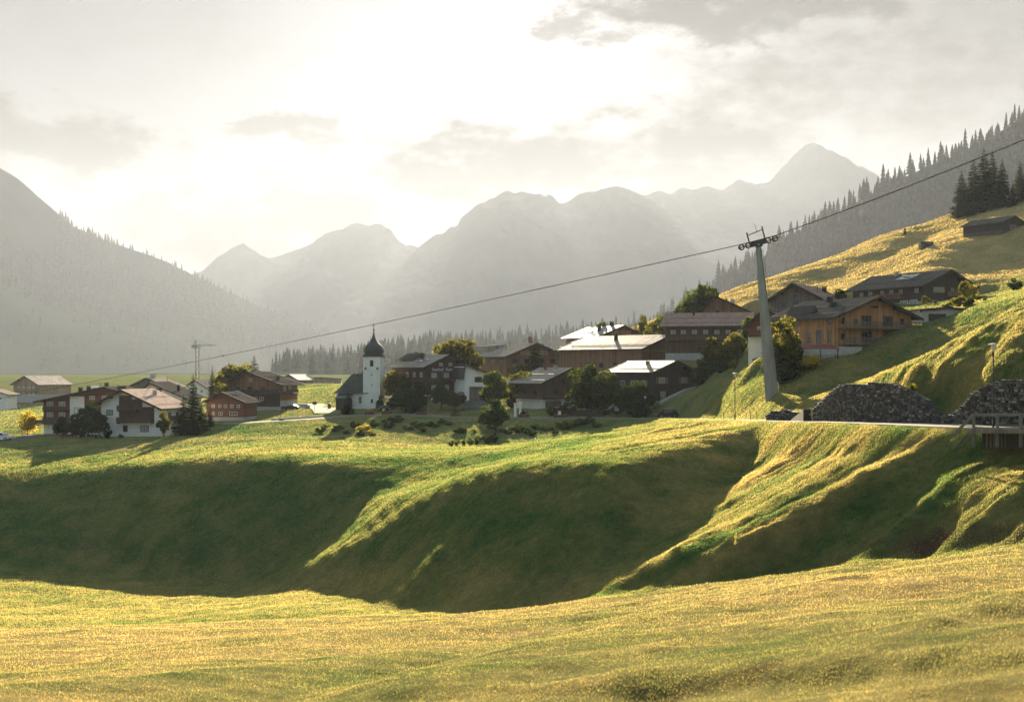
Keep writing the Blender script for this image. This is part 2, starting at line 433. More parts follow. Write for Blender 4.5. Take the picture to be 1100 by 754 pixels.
# village ground
pt((266,440,330),(300,437,345),(396,439,329),(350,438,345),(340,430,380),(330,418,480),(300,412,620),(380,413,600),(460,431,322),(510,434,325),(565,441,294),
   (560,410,372),(700,431,279),(745,440,248),(645,442.5,286),(755,428,280),(690,418,306),(725,409,330),(650,385,350),(770,390,285),(820,384,270),(768,396,276),(785,392,270),(805,390,262),(500,405,430),(430,410,430))
pt((-320,478,420),(0,452,420),(0,441,600),(100,437,600),(200,428,600),(-320,445,700),(40,462,350))
# lawn below the larch house
pt((762,434,214),(763,418,254),(757,413,275),(800,417,228),(785,424,228),(815,409,216),(769,404,266),(800,431,190),(830,418,187),(832,441,165),(875,432,152),(800,395,250),(825,393,225),(860,383,214),(897,381,213),(940,374,213),(990,354,214),(1030,336,214),(1100,318,206),
   (865,428,190),(905,430,190),(950,422,190),(1000,400,190),(1040,380,189),(1080,362,186),(1250,290,200),(1420,250,200))
# mound
pl((855,440,142),(900,423,134),(940,408,129),(1000,386,123),(1040,358,122),(1070,345,118),(1100,336,115),(1250,300,105),(1420,270,100))
WALL1 = [(858,452.0,147,450),(872,451.8,138,439),(885,452.0,133.5,427),(900,452.4,129,414),(912,452.8,126.5,411.5),(935,453.3,122,411.5),(957,453.8,118,412),(975,454.1,115,420),(990,454.6,112,429),(1006,455,109.5,446)]
WALL2 = [(1006,455,109.5,446),(1020,455.3,107.8,446),(1031,455.6,106.6,438),(1045,456.2,105,422),(1060,456.8,103.5,412.5),(1075,457.4,102.3,408),(1100,458,100.5,406.5),(1160,458,97,402),(1250,457,93,398)]
pl(*[(a, b-.3, c*1.004+.5) for a, b, c, e in WALL1+WALL2[1:]])
pl(*[(a, e+.4, c+1.3) for a, b, c, e in WALL1+WALL2[1:]])
# upper hillside
pt((850,345,250),(880,345,255),(940,327,290),(990,326,288),(1050,327,280),(1100,308,250),(740,350,330),(700,364,340),(800,326,330),(870,319,330),(1250,270,260),(1420,230,260))
pl((600,372,420),(650,362,420),(700,346,420),(740,329,430),(800,304,450),(850,287,460),(900,269,465),(950,248,470),(1000,236,475),(1030,223,480),(1100,206,480),(1250,160,480),(1420,110,480))
pl((820,302,425),(870,287,430),(920,270,435),(960,254,440))
pl((820,314,405),(850,307,410),(900,297,414),(935,285,418),(985,257,436))
pl((850,318,360),(880,318,345),(950,297,370),(1000,263,395),(1030,247,410))
pl((985,268,392),(1010,259,386),(1050,255,384),(1100,241,382),(1250,200,380))
pl((975,287,358),(1000,280,360),(1050,284,357),(1090,284,354),(1250,240,350))
pt((960,308,330),(1000,302,325),(1050,298,318),(1100,290,322),(1420,170,330),(1420,140,390))
# behind the hillside, valley floor
pt((600,385,520),(700,370,540),(800,324,560),(900,304,560),(1000,270,560),(1100,243,560),(1250,200,560),(1420,160,560))
for px in (-320,-100,100,300,500,620): pt((px, HOR+10/800*F, 800),(px, HOR+8/1600*F, 1600))
for px, z in ((700,-6),(850,5),(1000,15),(1200,25),(1420,30)): PTS.append(((px-550)/F*800, 800, z)); PTS.append(((px-550)/F*1600, 1600, 0))

NU, ND = 620, 860
U = np.linspace(-.60, .60, NU); DD = np.exp(np.linspace(math.log(3.6), math.log(1500), ND))
GX = U[None, :]*DD[:, None]; GY = np.repeat(DD[:, None], NU, 1)
def rasterise():
    v2 = [Vector((p[0]/ (p[1]+40), math.log(p[1]+40))) for p in PTS]     # a mild warp keeps triangles well shaped
    vo, eo, fo, ov, oe, of = delaunay_2d_cdt(v2, EDG, [], 0, 1e-7)
    zz = [0.0]*len(vo)
    for i, o in enumerate(ov):
        if o: zz[i] = sum(PTS[k][2] for k in o)/len(o)
        else:                                                            # crossing of two breaklines
            dmin = sorted((( (vo[i]-v2[k]).length, k) for k in range(len(v2))))[:3]
            zz[i] = sum(PTS[k][2]/(q+1e-6) for q, k in dmin)/sum(1/(q+1e-6) for q, k in dmin)
    Z = np.full(GX.shape, np.nan)
    WX = GX/(GY+40); WY = np.log(GY+40)
    lw = WY[:, 0]
    for f in fo:
        a, b, c = (vo[i] for i in f[:3]); za, zb, zc = (zz[i] for i in f[:3])
        y0, y1 = min(a.y,b.y,c.y), max(a.y,b.y,c.y)
        r0, r1 = np.searchsorted(lw, y0)-1, np.searchsorted(lw, y1)+1
        r0 = max(0, r0); r1 = min(ND, r1)
        if r1 <= r0: continue
        X = WX[r0:r1]; Y = WY[r0:r1]
        det = (b.y-c.y)*(a.x-c.x)+(c.x-b.x)*(a.y-c.y)
        if abs(det) < 1e-12: continue
        w1 = ((b.y-c.y)*(X-c.x)+(c.x-b.x)*(Y-c.y))/det
        w2 = ((c.y-a.y)*(X-c.x)+(a.x-c.x)*(Y-c.y))/det
        w3 = 1-w1-w2
        ok = (w1 > -1e-4) & (w2 > -1e-4) & (w3 > -1e-4)
        Z[r0:r1][ok] = (w1*za+w2*zb+w3*zc)[ok]
    return Z
GZ = rasterise()
for _ in range(400):                                                     # grow into the rim outside the survey
    bad = np.isnan(GZ)
    if not bad.any(): break
    acc = np.zeros_like(GZ); cnt = np.zeros_like(GZ)
    for ax, sh in ((0,1),(0,-1),(1,1),(1,-1)):
        s = np.roll(GZ, sh, ax); ok = ~np.isnan(s)
        acc[ok] += s[ok]; cnt[ok] += 1
    fill = bad & (cnt > 0); GZ[fill] = acc[fill]/cnt[fill]
def blur(A, n, su=1, sd=1):
    for _ in range(n):
        p = np.pad(A, 1, 'edge')
        if sd: A = .25*p[:-2,1:-1]+.5*p[1:-1,1:-1]+.25*p[2:,1:-1]; p = np.pad(A, 1, 'edge')
        if su: A = .25*p[1:-1,:-2]+.5*p[1:-1,1:-1]+.25*p[1:-1,2:]
    return A
G0 = GZ.copy()
soft = blur(GZ, 12); crisp = blur(GZ, 3)
wm = np.clip((GY-100)/60, 0, 1)*np.clip((260-GY)/40, 0, 1)
GZ = soft*(1-.0*wm)
# keep ground crisp by the stone walls
PXg = 550+GX/GY*F; ROWg = HOR-GZ/GY*F
nearwall = (np.abs(PXg-980) < 190) & (GY > 78) & (GY < 140)
GZ = np.where(nearwall, crisp*.7+soft*.3, GZ)

def seg_dist(X, Y, pts):
    best = np.full(X.shape, 1e9)
    for (x0,y0,_), (x1,y1,_) in zip(pts[:-1], pts[1:]):
        dx, dy = x1-x0, y1-y0; L = dx*dx+dy*dy+1e-9
        t = np.clip(((X-x0)*dx+(Y-y0)*dy)/L, 0, 1)
        best = np.minimum(best, np.hypot(X-x0-t*dx, Y-y0-t*dy))
    return best
RPTS = [P(*p) for p in ROAD]; WPTS = [P(*p) for p in ROADW]
DR = np.minimum(seg_dist(GX, GY, RPTS), seg_dist(GX, GY, WPTS))

# near edge depth as a function of direction
eu = np.array([(p[0]-550)/F for p in EDGE]); ed = np.array([p[2] for p in EDGE])
EDG_D = np.interp(GX/GY, eu, ed)
fgm = np.clip((EDG_D-GY)/4, 0, 1)                       # 1 on the near meadow
bank = np.clip((GY-EDG_D)/4, 0, 1)*np.clip((215-GY)/25, 0, 1)
hill = np.clip((GY-285)/40, 0, 1)*np.clip((PXg-640)/80, 0, 1)*np.clip((600-GY)/60, 0, 1)
# relief: hummocks, cattle tracks, rills running down the banks
damp = np.clip((DR-2.2)/4, 0, 1)
rough = .14*fbm(GX*.35, GY*.35, 4, 3)+.10*fbm(GX*1.1, GY*1.1, 3, 9)
fgn = .28*fbm(GX*.09, GY*.09, 3, 5)+.10*fbm(GX*.5, GY*.5, 3, 6)
rill = fbm((GX*.25-GY*.9)*.30, (GX*.9+GY*.25)*.035, 4, 21)
rill2 = fbm((GX*.1-GY*.95)*.75, (GX*.95+GY*.1)*.07, 3, 22)
right = np.clip((PXg-600)/120, 0, 1)
GZ = GZ + damp*(rough*(1-fgm*.4) + fgn*fgm*(GY > 8))
GZ = GZ + damp*bank*(right*(.55*rill+.25*rill2) + (1-right)*(.45*fbm(GX*.08, GY*.08, 3, 30)))
GZ = GZ + damp*bank*.055*np.sin(GZ*5.2+5*fbm(GX*.05, GY*.05, 3, 33))
GZ = GZ + hill*(2.6*fbm((GX*.45+GY*.9)*.028, (GX*.9-GY*.45)*.012, 4, 40) + .9*fbm((GX*.45+GY*.9)*.11, (GX*.9-GY*.45)*.03, 3, 41))
tr = np.clip((GY-60)/20, 0, 1)*np.clip((330-GY)/30, 0, 1)
GZ = GZ + .25*tr*damp*fbm(GX*.12, GY*.12, 3, 50)

PADS = [(47,470,310,0,21.5,15,'L'), (172.5,469,285,-13,14.6,12,'R'), (199,447,345,-8,13.6,11,'R'), (262.5,452,305,-7,9.3,9,'R'), (301,441,335,-12,14.6,12,'R'), (42,428,640,-24,17,22,'R'), (8,432,600,-4,15,10,'R'), (181,432,520,-12,17,14,'R'), (320,416,760,-30,12,14,'R'), (345,416,800,4,24,12,'C'), (222,427,560,-20,11,10,'R'), (419,428,352,10,6.5,7,'R'), (458,429,325,33,11.6,18.5,'L'), (499,430,322,22,6.2,9,'L'), (544,412,372,30,18.6,23,'L'), (582,440,302,36,16.5,10.5,'L'), (689,416,314,40,19.2,30,'L'), (700,432,280,38,13.2,13.6,'L'), (642,388,378,28,16.5,18,'L'), (803,386,296,76,16.4,19,'L'), (806,372,326,-16,12.5,14,'R'), (762,370,334,62,11,12,'L'), (853,374,238,-20,8.5,9,'R'), (884,352,252,-32,10.8,13.5,'R'), (897,381,214,25,16.4,16.8,'L'), (992,328,290,27,14.5,23,'L'), (1018,349,222,4,9.5,7,'C')]

def pads():
    global GZ
    for px, row, d, yaw, w, dep, cor in PADS:
        if d > 560 or px == 853: continue
        x0, y0, z0 = P(px, row, d); a = R(yaw); ca, sa = math.cos(a), math.sin(a)
        if cor == 'R': x0, y0 = x0-ca*w, y0-sa*w
        if cor == 'C': x0, y0 = x0-ca*w/2, y0-sa*w/2
        lx = (GX-x0)*ca+(GY-y0)*sa; ly = -(GX-x0)*sa+(GY-y0)*ca
        dist = np.hypot(np.maximum(np.maximum(-lx, lx-w), 0), np.maximum(np.maximum(-ly, ly-dep), 0))
        k = np.clip(1-(dist-1.2)/7, 0, 1); k = k*k*(3-2*k)
        up = np.maximum(z0-.15-GZ, 0); dn = np.minimum(z0-.15-GZ, 0)
        GZ = GZ+k*up+(k*dn*.8 if d > 225 or px < 840 else 0)
pads()
def road_bed():
    global GZ
    for pts in (RPTS, WPTS):
        pts = [Vector(p) for p in pts]
        fine = []
        for a, c in zip(pts[:-1], pts[1:]):
            k = max(1, int((c-a).length/1.5)); fine += [a.lerp(c, i/k) for i in range(k)]
        for _ in range(20): fine = [fine[0]]+[(fine[i-1]+fine[i]*2+fine[i+1])/4 for i in range(1, len(fine)-1)]+[fine[-1]]
        best = np.full(GX.shape, 1e9); zz = np.zeros_like(GX)
        ys = [p.y for p in fine]; r0 = np.searchsorted(DD, min(ys)-14); r1 = np.searchsorted(DD, max(ys)+14)
        X, Y = GX[r0:r1], GY[r0:r1]; bb = best[r0:r1]; z2 = zz[r0:r1]
        for p in fine:
            q = (X-p.x)**2+(Y-p.y)**2; m = q < bb; bb[m] = q[m]; z2[m] = p.z
        dd = np.sqrt(bb); k = np.clip((7.0-dd)/4.2, 0, 1); k = k*k*(3-2*k)
        GZ[r0:r1] = GZ[r0:r1]*(1-k)+(z2-.05)*k
        pts[:] = fine
road_bed()

def ground_z(x, y):
    u = (x/y+.60)/1.2*(NU-1); v = (math.log(y)-math.log(3.6))/(math.log(1500)-math.log(3.6))*(ND-1)
    u = min(max(u, 0), NU-1.001); v = min(max(v, 0), ND-1.001)
    i, j = int(v), int(u); a, b = v-i, u-j
    return float((GZ[i,j]*(1-b)+GZ[i,j+1]*b)*(1-a)+(GZ[i+1,j]*(1-b)+GZ[i+1,j+1]*b)*a)
def G(px, d, dz=0.0):
    x = (px-550)/F*d
    return (x, d, ground_z(x, d)+dz)

# dryness of the sward, plus sunlit and shaded tones painted on the banks; bare soil
dry_lit = .25+.20*fbm(GX*.05, GY*.05, 3, 60)
dry_lit = dry_lit + fgm*(.42+.42*fbm(GX*.06, GY*.07, 4, 61)+.25*fbm(GX*.4, GY*.4, 3, 62)) + hill*.58
dry_lit = dry_lit - .10*bank*(1-right) + bank*right*(.12+.36*np.clip(rill*1.5, -.5, 1))  # shaded left bank painted greener, sunlit ribs of the right bank more golden
dry_lit = dry_lit + .30*bank*(1-right)*np.clip((190-GY)/25, 0, 1)*np.clip((ROWg-600)/25, 0, 1)  # sunlit gold painted into the grass on the lit hollow floor
dry_lit = np.clip(dry_lit, 0, 1)
sl = fbm(GX*.25, GY*.25, 4, 70)
strip = np.exp(-((GY-EDG_D-3.0)/1.9)**2)*np.clip((PXg-850)/80, 0, 1)
soil = np.clip(strip*(.75+1.0*sl), 0, 1)+np.clip((sl-.42)*5, 0, 1)*bank*.6+np.clip((fbm(GX*.35, GY*.5, 4, 71)-.36)*5, 0, 1)*fgm*.5*np.clip((PXg-350)/120, .15, 1)
soil = np.clip(soil, 0, 1)

idx = np.arange(NU*ND).reshape(ND, NU)
Q = np.stack([idx[:-1,:-1], idx[:-1,1:], idx[1:,1:], idx[1:,:-1]], -1).reshape(-1, 4)
V = np.stack([GX, GY, GZ], -1).reshape(-1, 3)
me = np_mesh('terrain', V, Q, M['ground'], dict(dry_lit=dry_lit.ravel(), soil=soil.ravel()), True, 4)
terrain = mesh_obj('terrain', me)
tag(terrain, 'rolling green and straw coloured alpine meadow with steep banks and a hollow', 'meadow', kind='structure')

# ground behind and under the photographer, so that the meadow does not stop at the lens
b = MB(); b.add([(-400,-300,30),(400,-300,30),(400,3.7,-1.9),(2.16,3.7,-2.32),(-2.16,3.7,-2.32),(-400,3.7,-1.9)], [(0,1,2,3,4,5)])
o = b.build('meadow_slope', M['ground']); tag(o, 'grassy slope rising behind the viewpoint', 'meadow', kind='structure')
for sg, col in ((-1, 0), (1, NU-1)):                    # the meadow goes on to either side of the surveyed sector
    rows_ = range(0, ND, 2); vs = []; dr_ = []
    for i in rows_:
        x, y, z = GX[i, col], GY[i, col], GZ[i, col]
        for k, off in enumerate((0, 2+y*.05, 10+y*.25, 40+y*.8)): vs.append((x+sg*off, y, z-(.02 if k == 0 else 0)+.5*vnoise(np.array([off*.2+i*.01]), np.array([y*.1]), 7)[0]*(k > 0))); dr_.append(float(dry_lit[i, col]))
    nr_ = len(vs)//4
    b = MB(); b.add(vs, [(4*r_+k, 4*r_+k+1, 4*r_+k+5, 4*r_+k+4) for r_ in range(nr_-1) for k in range(3)])
    o = b.build('meadow_slope', M['ground'], smooth=True); at_ = o.data.attributes.new('dry_lit', 'FLOAT', 'POINT'); at_.data.foreach_set('value', np.array(dr_, np.float32)); tag(o, 'meadow running on beyond the '+('left' if sg < 0 else 'right')+' edge of the view', 'meadow', kind='structure')
FLOOR_Z = -26.0
b = MB(); b.add([(-9000,1150,FLOOR_Z+12),(9000,1150,FLOOR_Z+12),(9000,11400,FLOOR_Z+12),(-9000,11400,FLOOR_Z+12)], [(0,1,2,3)])
b.add([(-9000,-300,FLOOR_Z-14),(9000,-300,FLOOR_Z-14),(9000,1150,FLOOR_Z-14),(-9000,1150,FLOOR_Z-14)], [(0,1,2,3)])
o = b.build('valley_floor', M['valley']); tag(o, 'flat green valley floor far behind the village', 'valley floor', kind='structure')

# ------------------------------------------------------------------ roads
def strip_mesh(name, pts, width, m, lift=.05, step=2.0):
    pts = [Vector(p) for p in pts]; out = []
    for a, c in zip(pts[:-1], pts[1:]):
        k = max(1, int((c-a).length/step))
        out += [a+(c-a)*i/k for i in range(k)]
    out.append(pts[-1])
    for _ in range(6): out = [out[0]]+[(out[i-1]+out[i]*2+out[i+1])/4 for i in range(1, len(out)-1)]+[out[-1]]
    b = MB(); vs = []; fs = []
    for i, p in enumerate(out):
        t = out[min(i+1, len(out)-1)]-out[max(i-1, 0)]; t.z = 0; t.normalize(); s = Vector((-t.y, t.x, 0))
        zc = sum(ground_z(p.x+s.x*k, p.y+s.y*k) for k in (-width*.25, 0, width*.25))/3 if p.y > 4 else p.z
        for k in (-.5, .5):
            q = p+s*width*k; vs.append((q.x, q.y, zc+lift))
        for k in (-.55, .55):
            q = p+s*width*k; vs.append((q.x, q.y, zc-.6))
    for i in range(len(out)-1):
        a, c = i*4, i*4+4
        fs += [(a, a+1, c+1, c), (a+2, a, c, c+2), (a+1, a+3, c+3, c+1)]
    b.add(vs, fs)
    o = b.build(name, m, smooth=False); tag(o, kind='structure'); return o
r_ = strip_mesh('road', RPTS, 6.0, M['path'], .06); tag(r_, 'narrow pale road from the stone walls to the village', 'road')
r_ = strip_mesh('road', WPTS, 6.0, M['asphalt'], .06); tag(r_, 'grey asphalt road at the edge of the village beside the yellow tree', 'road')
r_ = strip_mesh('path', [G(517,309),G(519,318),G(514,328),G(505,331)], 9.0, M['asphalt'], .10); tag(r_, 'grey forecourt leading to the white annex gate', 'path')
r_ = strip_mesh('path', [G(352,318),G(349,330),G(343,350),G(333,362)], 6.5, M['path'], .10); tag(r_, 'pale sunlit lane climbing past the church', 'path')

# ------------------------------------------------------------------ grass blades
def make_grass(name, N, sel, hgt, wid, seed, label, mat='blades'):
    r = np.random.default_rng(seed)
    c = V[Q]                                            # (nq,4,3)
    ctr = c.mean(1)
    nr = np.cross(c[:,2]-c[:,0], c[:,3]-c[:,1]); ar = np.linalg.norm(nr, axis=1)*.5; nr /= (2*ar[:,None]+1e-12)
    dist = np.linalg.norm(ctr, axis=1)
    face = np.clip((-ctr*nr).sum(1)/dist, 0, 1)
    w = ar/dist**2*(face+.06)*sel
    w = w/w.sum()
    qi = r.choice(len(Q), N, p=w)
    a, bb = r.random(N)[:,None], r.random(N)[:,None]
    q = c[qi]; base = (q[:,0]*(1-a)+q[:,1]*a)*(1-bb)+(q[:,3]*(1-a)+q[:,2]*a)*bb
    dd = dist[qi]
    clump = np.clip(1+.6*fbm(base[:,0]*.9, base[:,1]*.9, 3, 80+seed), .35, 2.2)
    h = hgt(dd)*(.5+r.random(N)*.9)*clump; ww = wid(dd)*(.7+.6*r.random(N))
    an = r.random(N)*2*np.pi
    sx, sy = np.cos(an)*ww*.5, np.sin(an)*ww*.5
    le = r.normal(0, .38, (N, 2))*h[:,None]
    z0 = -.04*np.ones(N)
    A = base+np.stack([-sx, -sy, z0], 1); B = base+np.stack([sx, sy, z0], 1); C = base+np.stack([le[:,0], le[:,1], h], 1)
    VV = np.stack([A, B, C], 1).reshape(-1, 3); T = np.arange(3*N).reshape(-1, 3)
    dv = dry_lit.ravel()[Q[qi, 0]]+r.normal(0, .10, N)
    me = np_mesh(name, VV, T, M[mat], dict(dry_lit=np.repeat(np.clip(dv, 0, 1), 3)))
    o = mesh_obj(name, me); tag(o, label, 'grass', kind='stuff'); return o
qf = lambda A: A.ravel()[Q[:, 0]]
okr = (qf(DR) > 2.4)*(1-.9*qf(soil))
fgq = qf(fgm); hillq = qf(hill); yq = qf(GY)
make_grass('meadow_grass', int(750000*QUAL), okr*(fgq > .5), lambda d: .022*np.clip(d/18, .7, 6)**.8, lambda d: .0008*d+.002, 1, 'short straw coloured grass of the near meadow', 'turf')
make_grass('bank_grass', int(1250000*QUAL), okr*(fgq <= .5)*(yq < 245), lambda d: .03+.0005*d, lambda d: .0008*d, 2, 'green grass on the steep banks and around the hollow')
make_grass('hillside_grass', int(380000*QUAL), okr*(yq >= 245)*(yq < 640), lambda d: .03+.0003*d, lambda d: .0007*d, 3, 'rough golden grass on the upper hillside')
# ------------------------------------------------------------------ trees: prototypes
def rot_cards(r, n, size, tilt=1.0):
    """n random leaf cards: two edge vectors each"""
    a = r.normal(size=(n, 3)); a /= np.linalg.norm(a, axis=1)[:, None]
    b = r.normal(size=(n, 3)); b -= (a*b).sum(1)[:, None]*a; b /= np.linalg.norm(b, axis=1)[:, None]
    s = size*(.6+.8*r.random(n))[:, None]
    return a*s, b*s*.7
def crown_me(name, seed, mat, n=3600, lobes=26, rad=.40, z0=.16, card=.022, egg=0.0):
    """unit tree 1 m tall: leaf cards gathered in clumps through an uneven crown"""
    r = np.random.default_rng(seed); cz = (1+z0)/2; hz = (1-z0)/2
    cen = []
    while len(cen) < lobes:
        p = r.normal(size=3); p /= np.linalg.norm(p); p *= (.45+.5*r.random())
        f = 1-egg*max(0, p[2])
        cen.append((p[0]*rad*f, p[1]*rad*f, cz+p[2]*hz*.93))
    cen = np.array(cen); lr = rad*(.26+.22*r.random(lobes))
    k = r.integers(0, lobes, n); d = r.normal(size=(n, 3)); d /= np.linalg.norm(d, axis=1)[:, None]
    c = cen[k]+d*(lr[k]*(.55+.5*r.random(n)**.5))[:, None]*np.array([1, 1, .8])
    c[:, 2] = np.clip(c[:, 2], z0*.6, 1.02)
    a, b = rot_cards(r, n, card)
    Vv = np.stack([c-a-b, c+a-b, c+a+b, c-a+b], 1).reshape(-1, 3)
    return np_mesh(name, Vv, np.arange(4*n).reshape(-1, 4), mat, k=4)
def trunk_me(name, seed, top=.75, r0=.028):
    rr = random.Random(seed); b = MB()
    b.tube([(0,0,-.05),(.004,0,.15),(-.006,.004,.4),(.004,-.004,top)], [r0, r0*.8, r0*.5, r0*.15], 7)
    for i in range(9):
        z = .2+.5*i/9; a = i*2.4+rr.random(); l = .26*(1-.4*i/9)
        b.tube([(0,0,z),(math.cos(a)*l*.5, math.sin(a)*l*.5, z+.07),(math.cos(a)*l, math.sin(a)*l, z+.2)], [r0*.4, r0*.25, r0*.08], 5)
    return b.mesh(name, M['bark'], True)
def spruce_me(name, seed, mat, levels=24, per=9, rad=.17, z0=.05, seg=3, twigs=4, drop=.35):
    """unit spruce: whorls of drooping boughs, each bough a spine with side twigs"""
    r = random.Random(seed); vs = []; T = []
    for i in range(levels):
        t = i/(levels-1); z = z0+(1-z0)*t**.92
        L = rad*(1-t)**.82*(.82+.36*r.random())+.006
        n = max(4, int(per*(1-.45*t)))
        ph = r.random()*6.3
        for k in range(n):
            a = ph+2*math.pi*k/n+r.uniform(-.3, .3); l = L*r.uniform(.62, 1.18); zz = z+r.uniform(-.02, .02)
            dx, dy = math.cos(a), math.sin(a); px, py = -dy, dx
            dr = drop*(1-.7*t)
            def q(s, w, dz=0):
                return (dx*l*s+px*w, dy*l*s+py*w, zz-dr*l*s+.55*dr*l*s*s+dz)
            if seg == 1:
                b = len(vs); w = l*.34
                vs += [q(0,0,.012), q(.55,w,-.012), q(1,0), q(.55,-w,-.012)]; T += [(b,b+1,b+2),(b,b+2,b+3)]; continue
            for j in range(twigs):                       # side twigs, hanging
                s = .16+.8*j/twigs
                w = l*(.36*(1-s)+.07)*r.uniform(.7, 1.25)
                for sg in (-1, 1):
                    b = len(vs); hang = -.05*l-.10*l*r.random()
                    vs += [q(s-.10, 0, .004), q(s+.16, 0, .004), q(s+.20, sg*w, hang)]; T.append((b,b+1,b+2))
            b = len(vs); vs += [q(.75, l*.05), q(1.04, 0), q(.75, -l*.05)]; T.append((b,b+1,b+2))
    b = len(vs); vs += [(.006,0,.955),(-.006,.003,.955),(0,0,1.02)]; T.append((b,b+1,b+2))
    return np_mesh(name, np.array(vs), np.array(T), mat)
def spruce_trunk(name):
    b = MB(); b.tube([(0,0,-.05),(0,0,.3),(0,0,.98)], [.016, .012, .002], 6); return b.mesh(name, M['bark'], True)

CROWN = dict(
    round_=[crown_me('round_crown', 1, M['leaf'], 4200, 30, .42, .10), crown_me('round_crown', 2, M['leaf'], 4200, 26, .44, .12)],
    dark=[crown_me('dark_crown', 3, M['leafdark'], 4000, 26, .40, .10, .024), crown_me('dark_crown', 4, M['leafdark'], 4000, 24, .36, .06, .024, .3)],
    gold=[crown_me('golden_crown', 5, M['leafgold'], 3600, 24, .36, .10), crown_me('golden_crown', 6, M['leafgold'], 3600, 22, .40, .12, .022, .2)],
    yellow=[crown_me('yellow_crown', 7, M['leafyellow'], 3600, 40, .40, .16, .020)],
    egg=[crown_me('tall_crown', 8, M['leaf'], 4600, 34, .34, .10, .02, .45)],
    bush=[crown_me('bush_foliage', 9, M['leaf'], 1500, 14, .55, .0, .045), crown_me('bush_foliage', 10, M['leafdark'], 1500, 14, .55, .0, .045)],
    goldbush=[crown_me('bush_foliage', 11, M['leafgold'], 1500, 14, .55, .0, .045)],
    yellowbush=[crown_me('bush_foliage', 12, M['leafyellow'], 1200, 12, .6, .0, .05)],
)
TRUNK = [trunk_me('tree_trunk', 1), trunk_me('tree_trunk', 2)]
SPRUCE = [spruce_me('spruce_crown', s, M['needle'], 44, 12, .19, .03, 3, 5, .5) for s in (21, 22, 23)]
SPRUCEW = [spruce_me('spruce_crown', s, M['needlewarm'], 42, 11, .18, .03, 3, 5, .5) for s in (24, 25)]
STRUNK = spruce_trunk('spruce_trunk')
def far_spruce_me(name, seed, mat, layers=7, n=9, rad=.17):
    r = random.Random(seed); vs = []; T = []
    for i in range(layers):
        t = i/layers; z1 = .04+.96*(t+1.75/layers); z1 = min(z1, 1.0); z0 = .04+.96*t
        L = rad*(1-t)**.85; ph = r.random()*6.28; b = len(vs); vs.append((r.uniform(-.01,.01), r.uniform(-.01,.01), z1))
        for k in range(2*n):
            l = L*(r.uniform(.8, 1.25) if k % 2 == 0 else r.uniform(.45, .7)); a = ph+math.pi*k/n
            vs.append((math.cos(a)*l, math.sin(a)*l, z0+(0 if k % 2 == 0 else .03)+r.uniform(-.015, .015)))
        T += [(b, b+1+k, b+1+(k+1) % (2*n)) for k in range(2*n)]
    return np_mesh(name, np.array(vs), np.array(T), mat)
FARSP = [far_spruce_me('spruce', s, M['needle'], 7, 8, q) for s, q in ((31, .17), (32, .20), (33, .15))]
FARSPW = [far_spruce_me('spruce', s, M['needlewarm'], 7, 8, q) for s, q in ((34, .17), (35, .20))]

def tree(px, d, top_row, label, kind='round_', ws=1.0, group=None, name=None, cat='tree', sink=0.0, var=None):
    loc = G(px, d, -.05-sink); h = (HOR-top_row)/F*d-loc[2]
    if 'bush' in kind:
        o = bpy.data.objects.new(name or 'shrub', random.choice(CROWN[kind]) if var is None else CROWN[kind][var]); COL.objects.link(o)
        o.location = loc; o.scale = (h*ws, h*ws, h); o.rotation_euler = (0, 0, random.random()*6.28)
        return tag(o, label, 'shrub' if cat == 'tree' else cat, group)
    root = empty(name or ('spruce_tree' if 'spruce' in kind else 'leafy_tree'), loc, random.random()*6.28)
    tag(root, label, cat, group)
    if 'spruce' in kind:
        cm = random.choice(SPRUCE if kind == 'spruce' else SPRUCEW); tm = STRUNK
    else:
        cm = random.choice(CROWN[kind]) if var is None else CROWN[kind][var]; tm = random.choice(TRUNK)
    c = mesh_obj('crown', cm, root); c.scale = (h*ws, h*ws, h)
    t = mesh_obj('trunk', tm, root); t.scale = (h, h, h)
    return root

# ------------------------------------------------------------------ mountains
def prof(pts, px):
    a = np.array(pts, float); return np.interp(px, a[:, 0], a[:, 1])
MOUNT = {}
def mountain(name, ridge, dr, db, zb, px0, px1, mat, label, nu=260, nv=120, amp=60, jag=8, power=1.0, seed=1, fs=.004):
    px = np.linspace(px0, px1, nu); rows = prof(ridge, px)
    drr = prof(dr, px) if isinstance(dr, list) else np.full(nu, float(dr)); dbb = prof(db, px) if isinstance(db, list) else np.full(nu, float(db))
    zr = (HOR-rows)/F*drr
    t = np.concatenate([np.linspace(0, 1, nv), [1.08, 1.25]])[:, None]
    D = dbb+(drr-dbb)*t
    tt = np.clip(t, 0, 1)
    Z = zb+(zr-zb)*tt**power - np.clip(t-1, 0, 1)*(zr-zb)*2.2
    X = (px-550)/F*drr*(.35+.65*tt)+ (px-550)/F*D*(.65-.65*tt)
    n1 = 1-2*np.abs(fbm(X*fs+D*fs*.35, D*fs*.45, 5, seed))
    Z = Z+amp*(n1-.75)*np.sin(np.pi*np.clip(t, 0, 1))**.7*np.clip((zr-zb)/250, .1, 1) + jag*fbm(X*fs*4, D*fs*4, 4, seed+9)*tt
    N = nv+2; ii = np.arange(nu*N).reshape(N, nu)
    q = np.stack([ii[:-1,:-1], ii[:-1,1:], ii[1:,1:], ii[1:,:-1]], -1).reshape(-1, 4)
    me = np_mesh(name, np.stack([X, D*np.ones_like(X), Z], -1).reshape(-1, 3), q, mat, None, True, 4)
    o = mesh_obj(name, me); tag(o, label, 'mountain', kind='structure')
    MOUNT[label] = (X, D*np.ones_like(X), Z)
    return X, D*np.ones_like(X), Z
m_wood = mountain_mat('wooded_slope', (.014,.022,.010), (.026,.036,.015), (.06,.06,.05), .72, .0022)
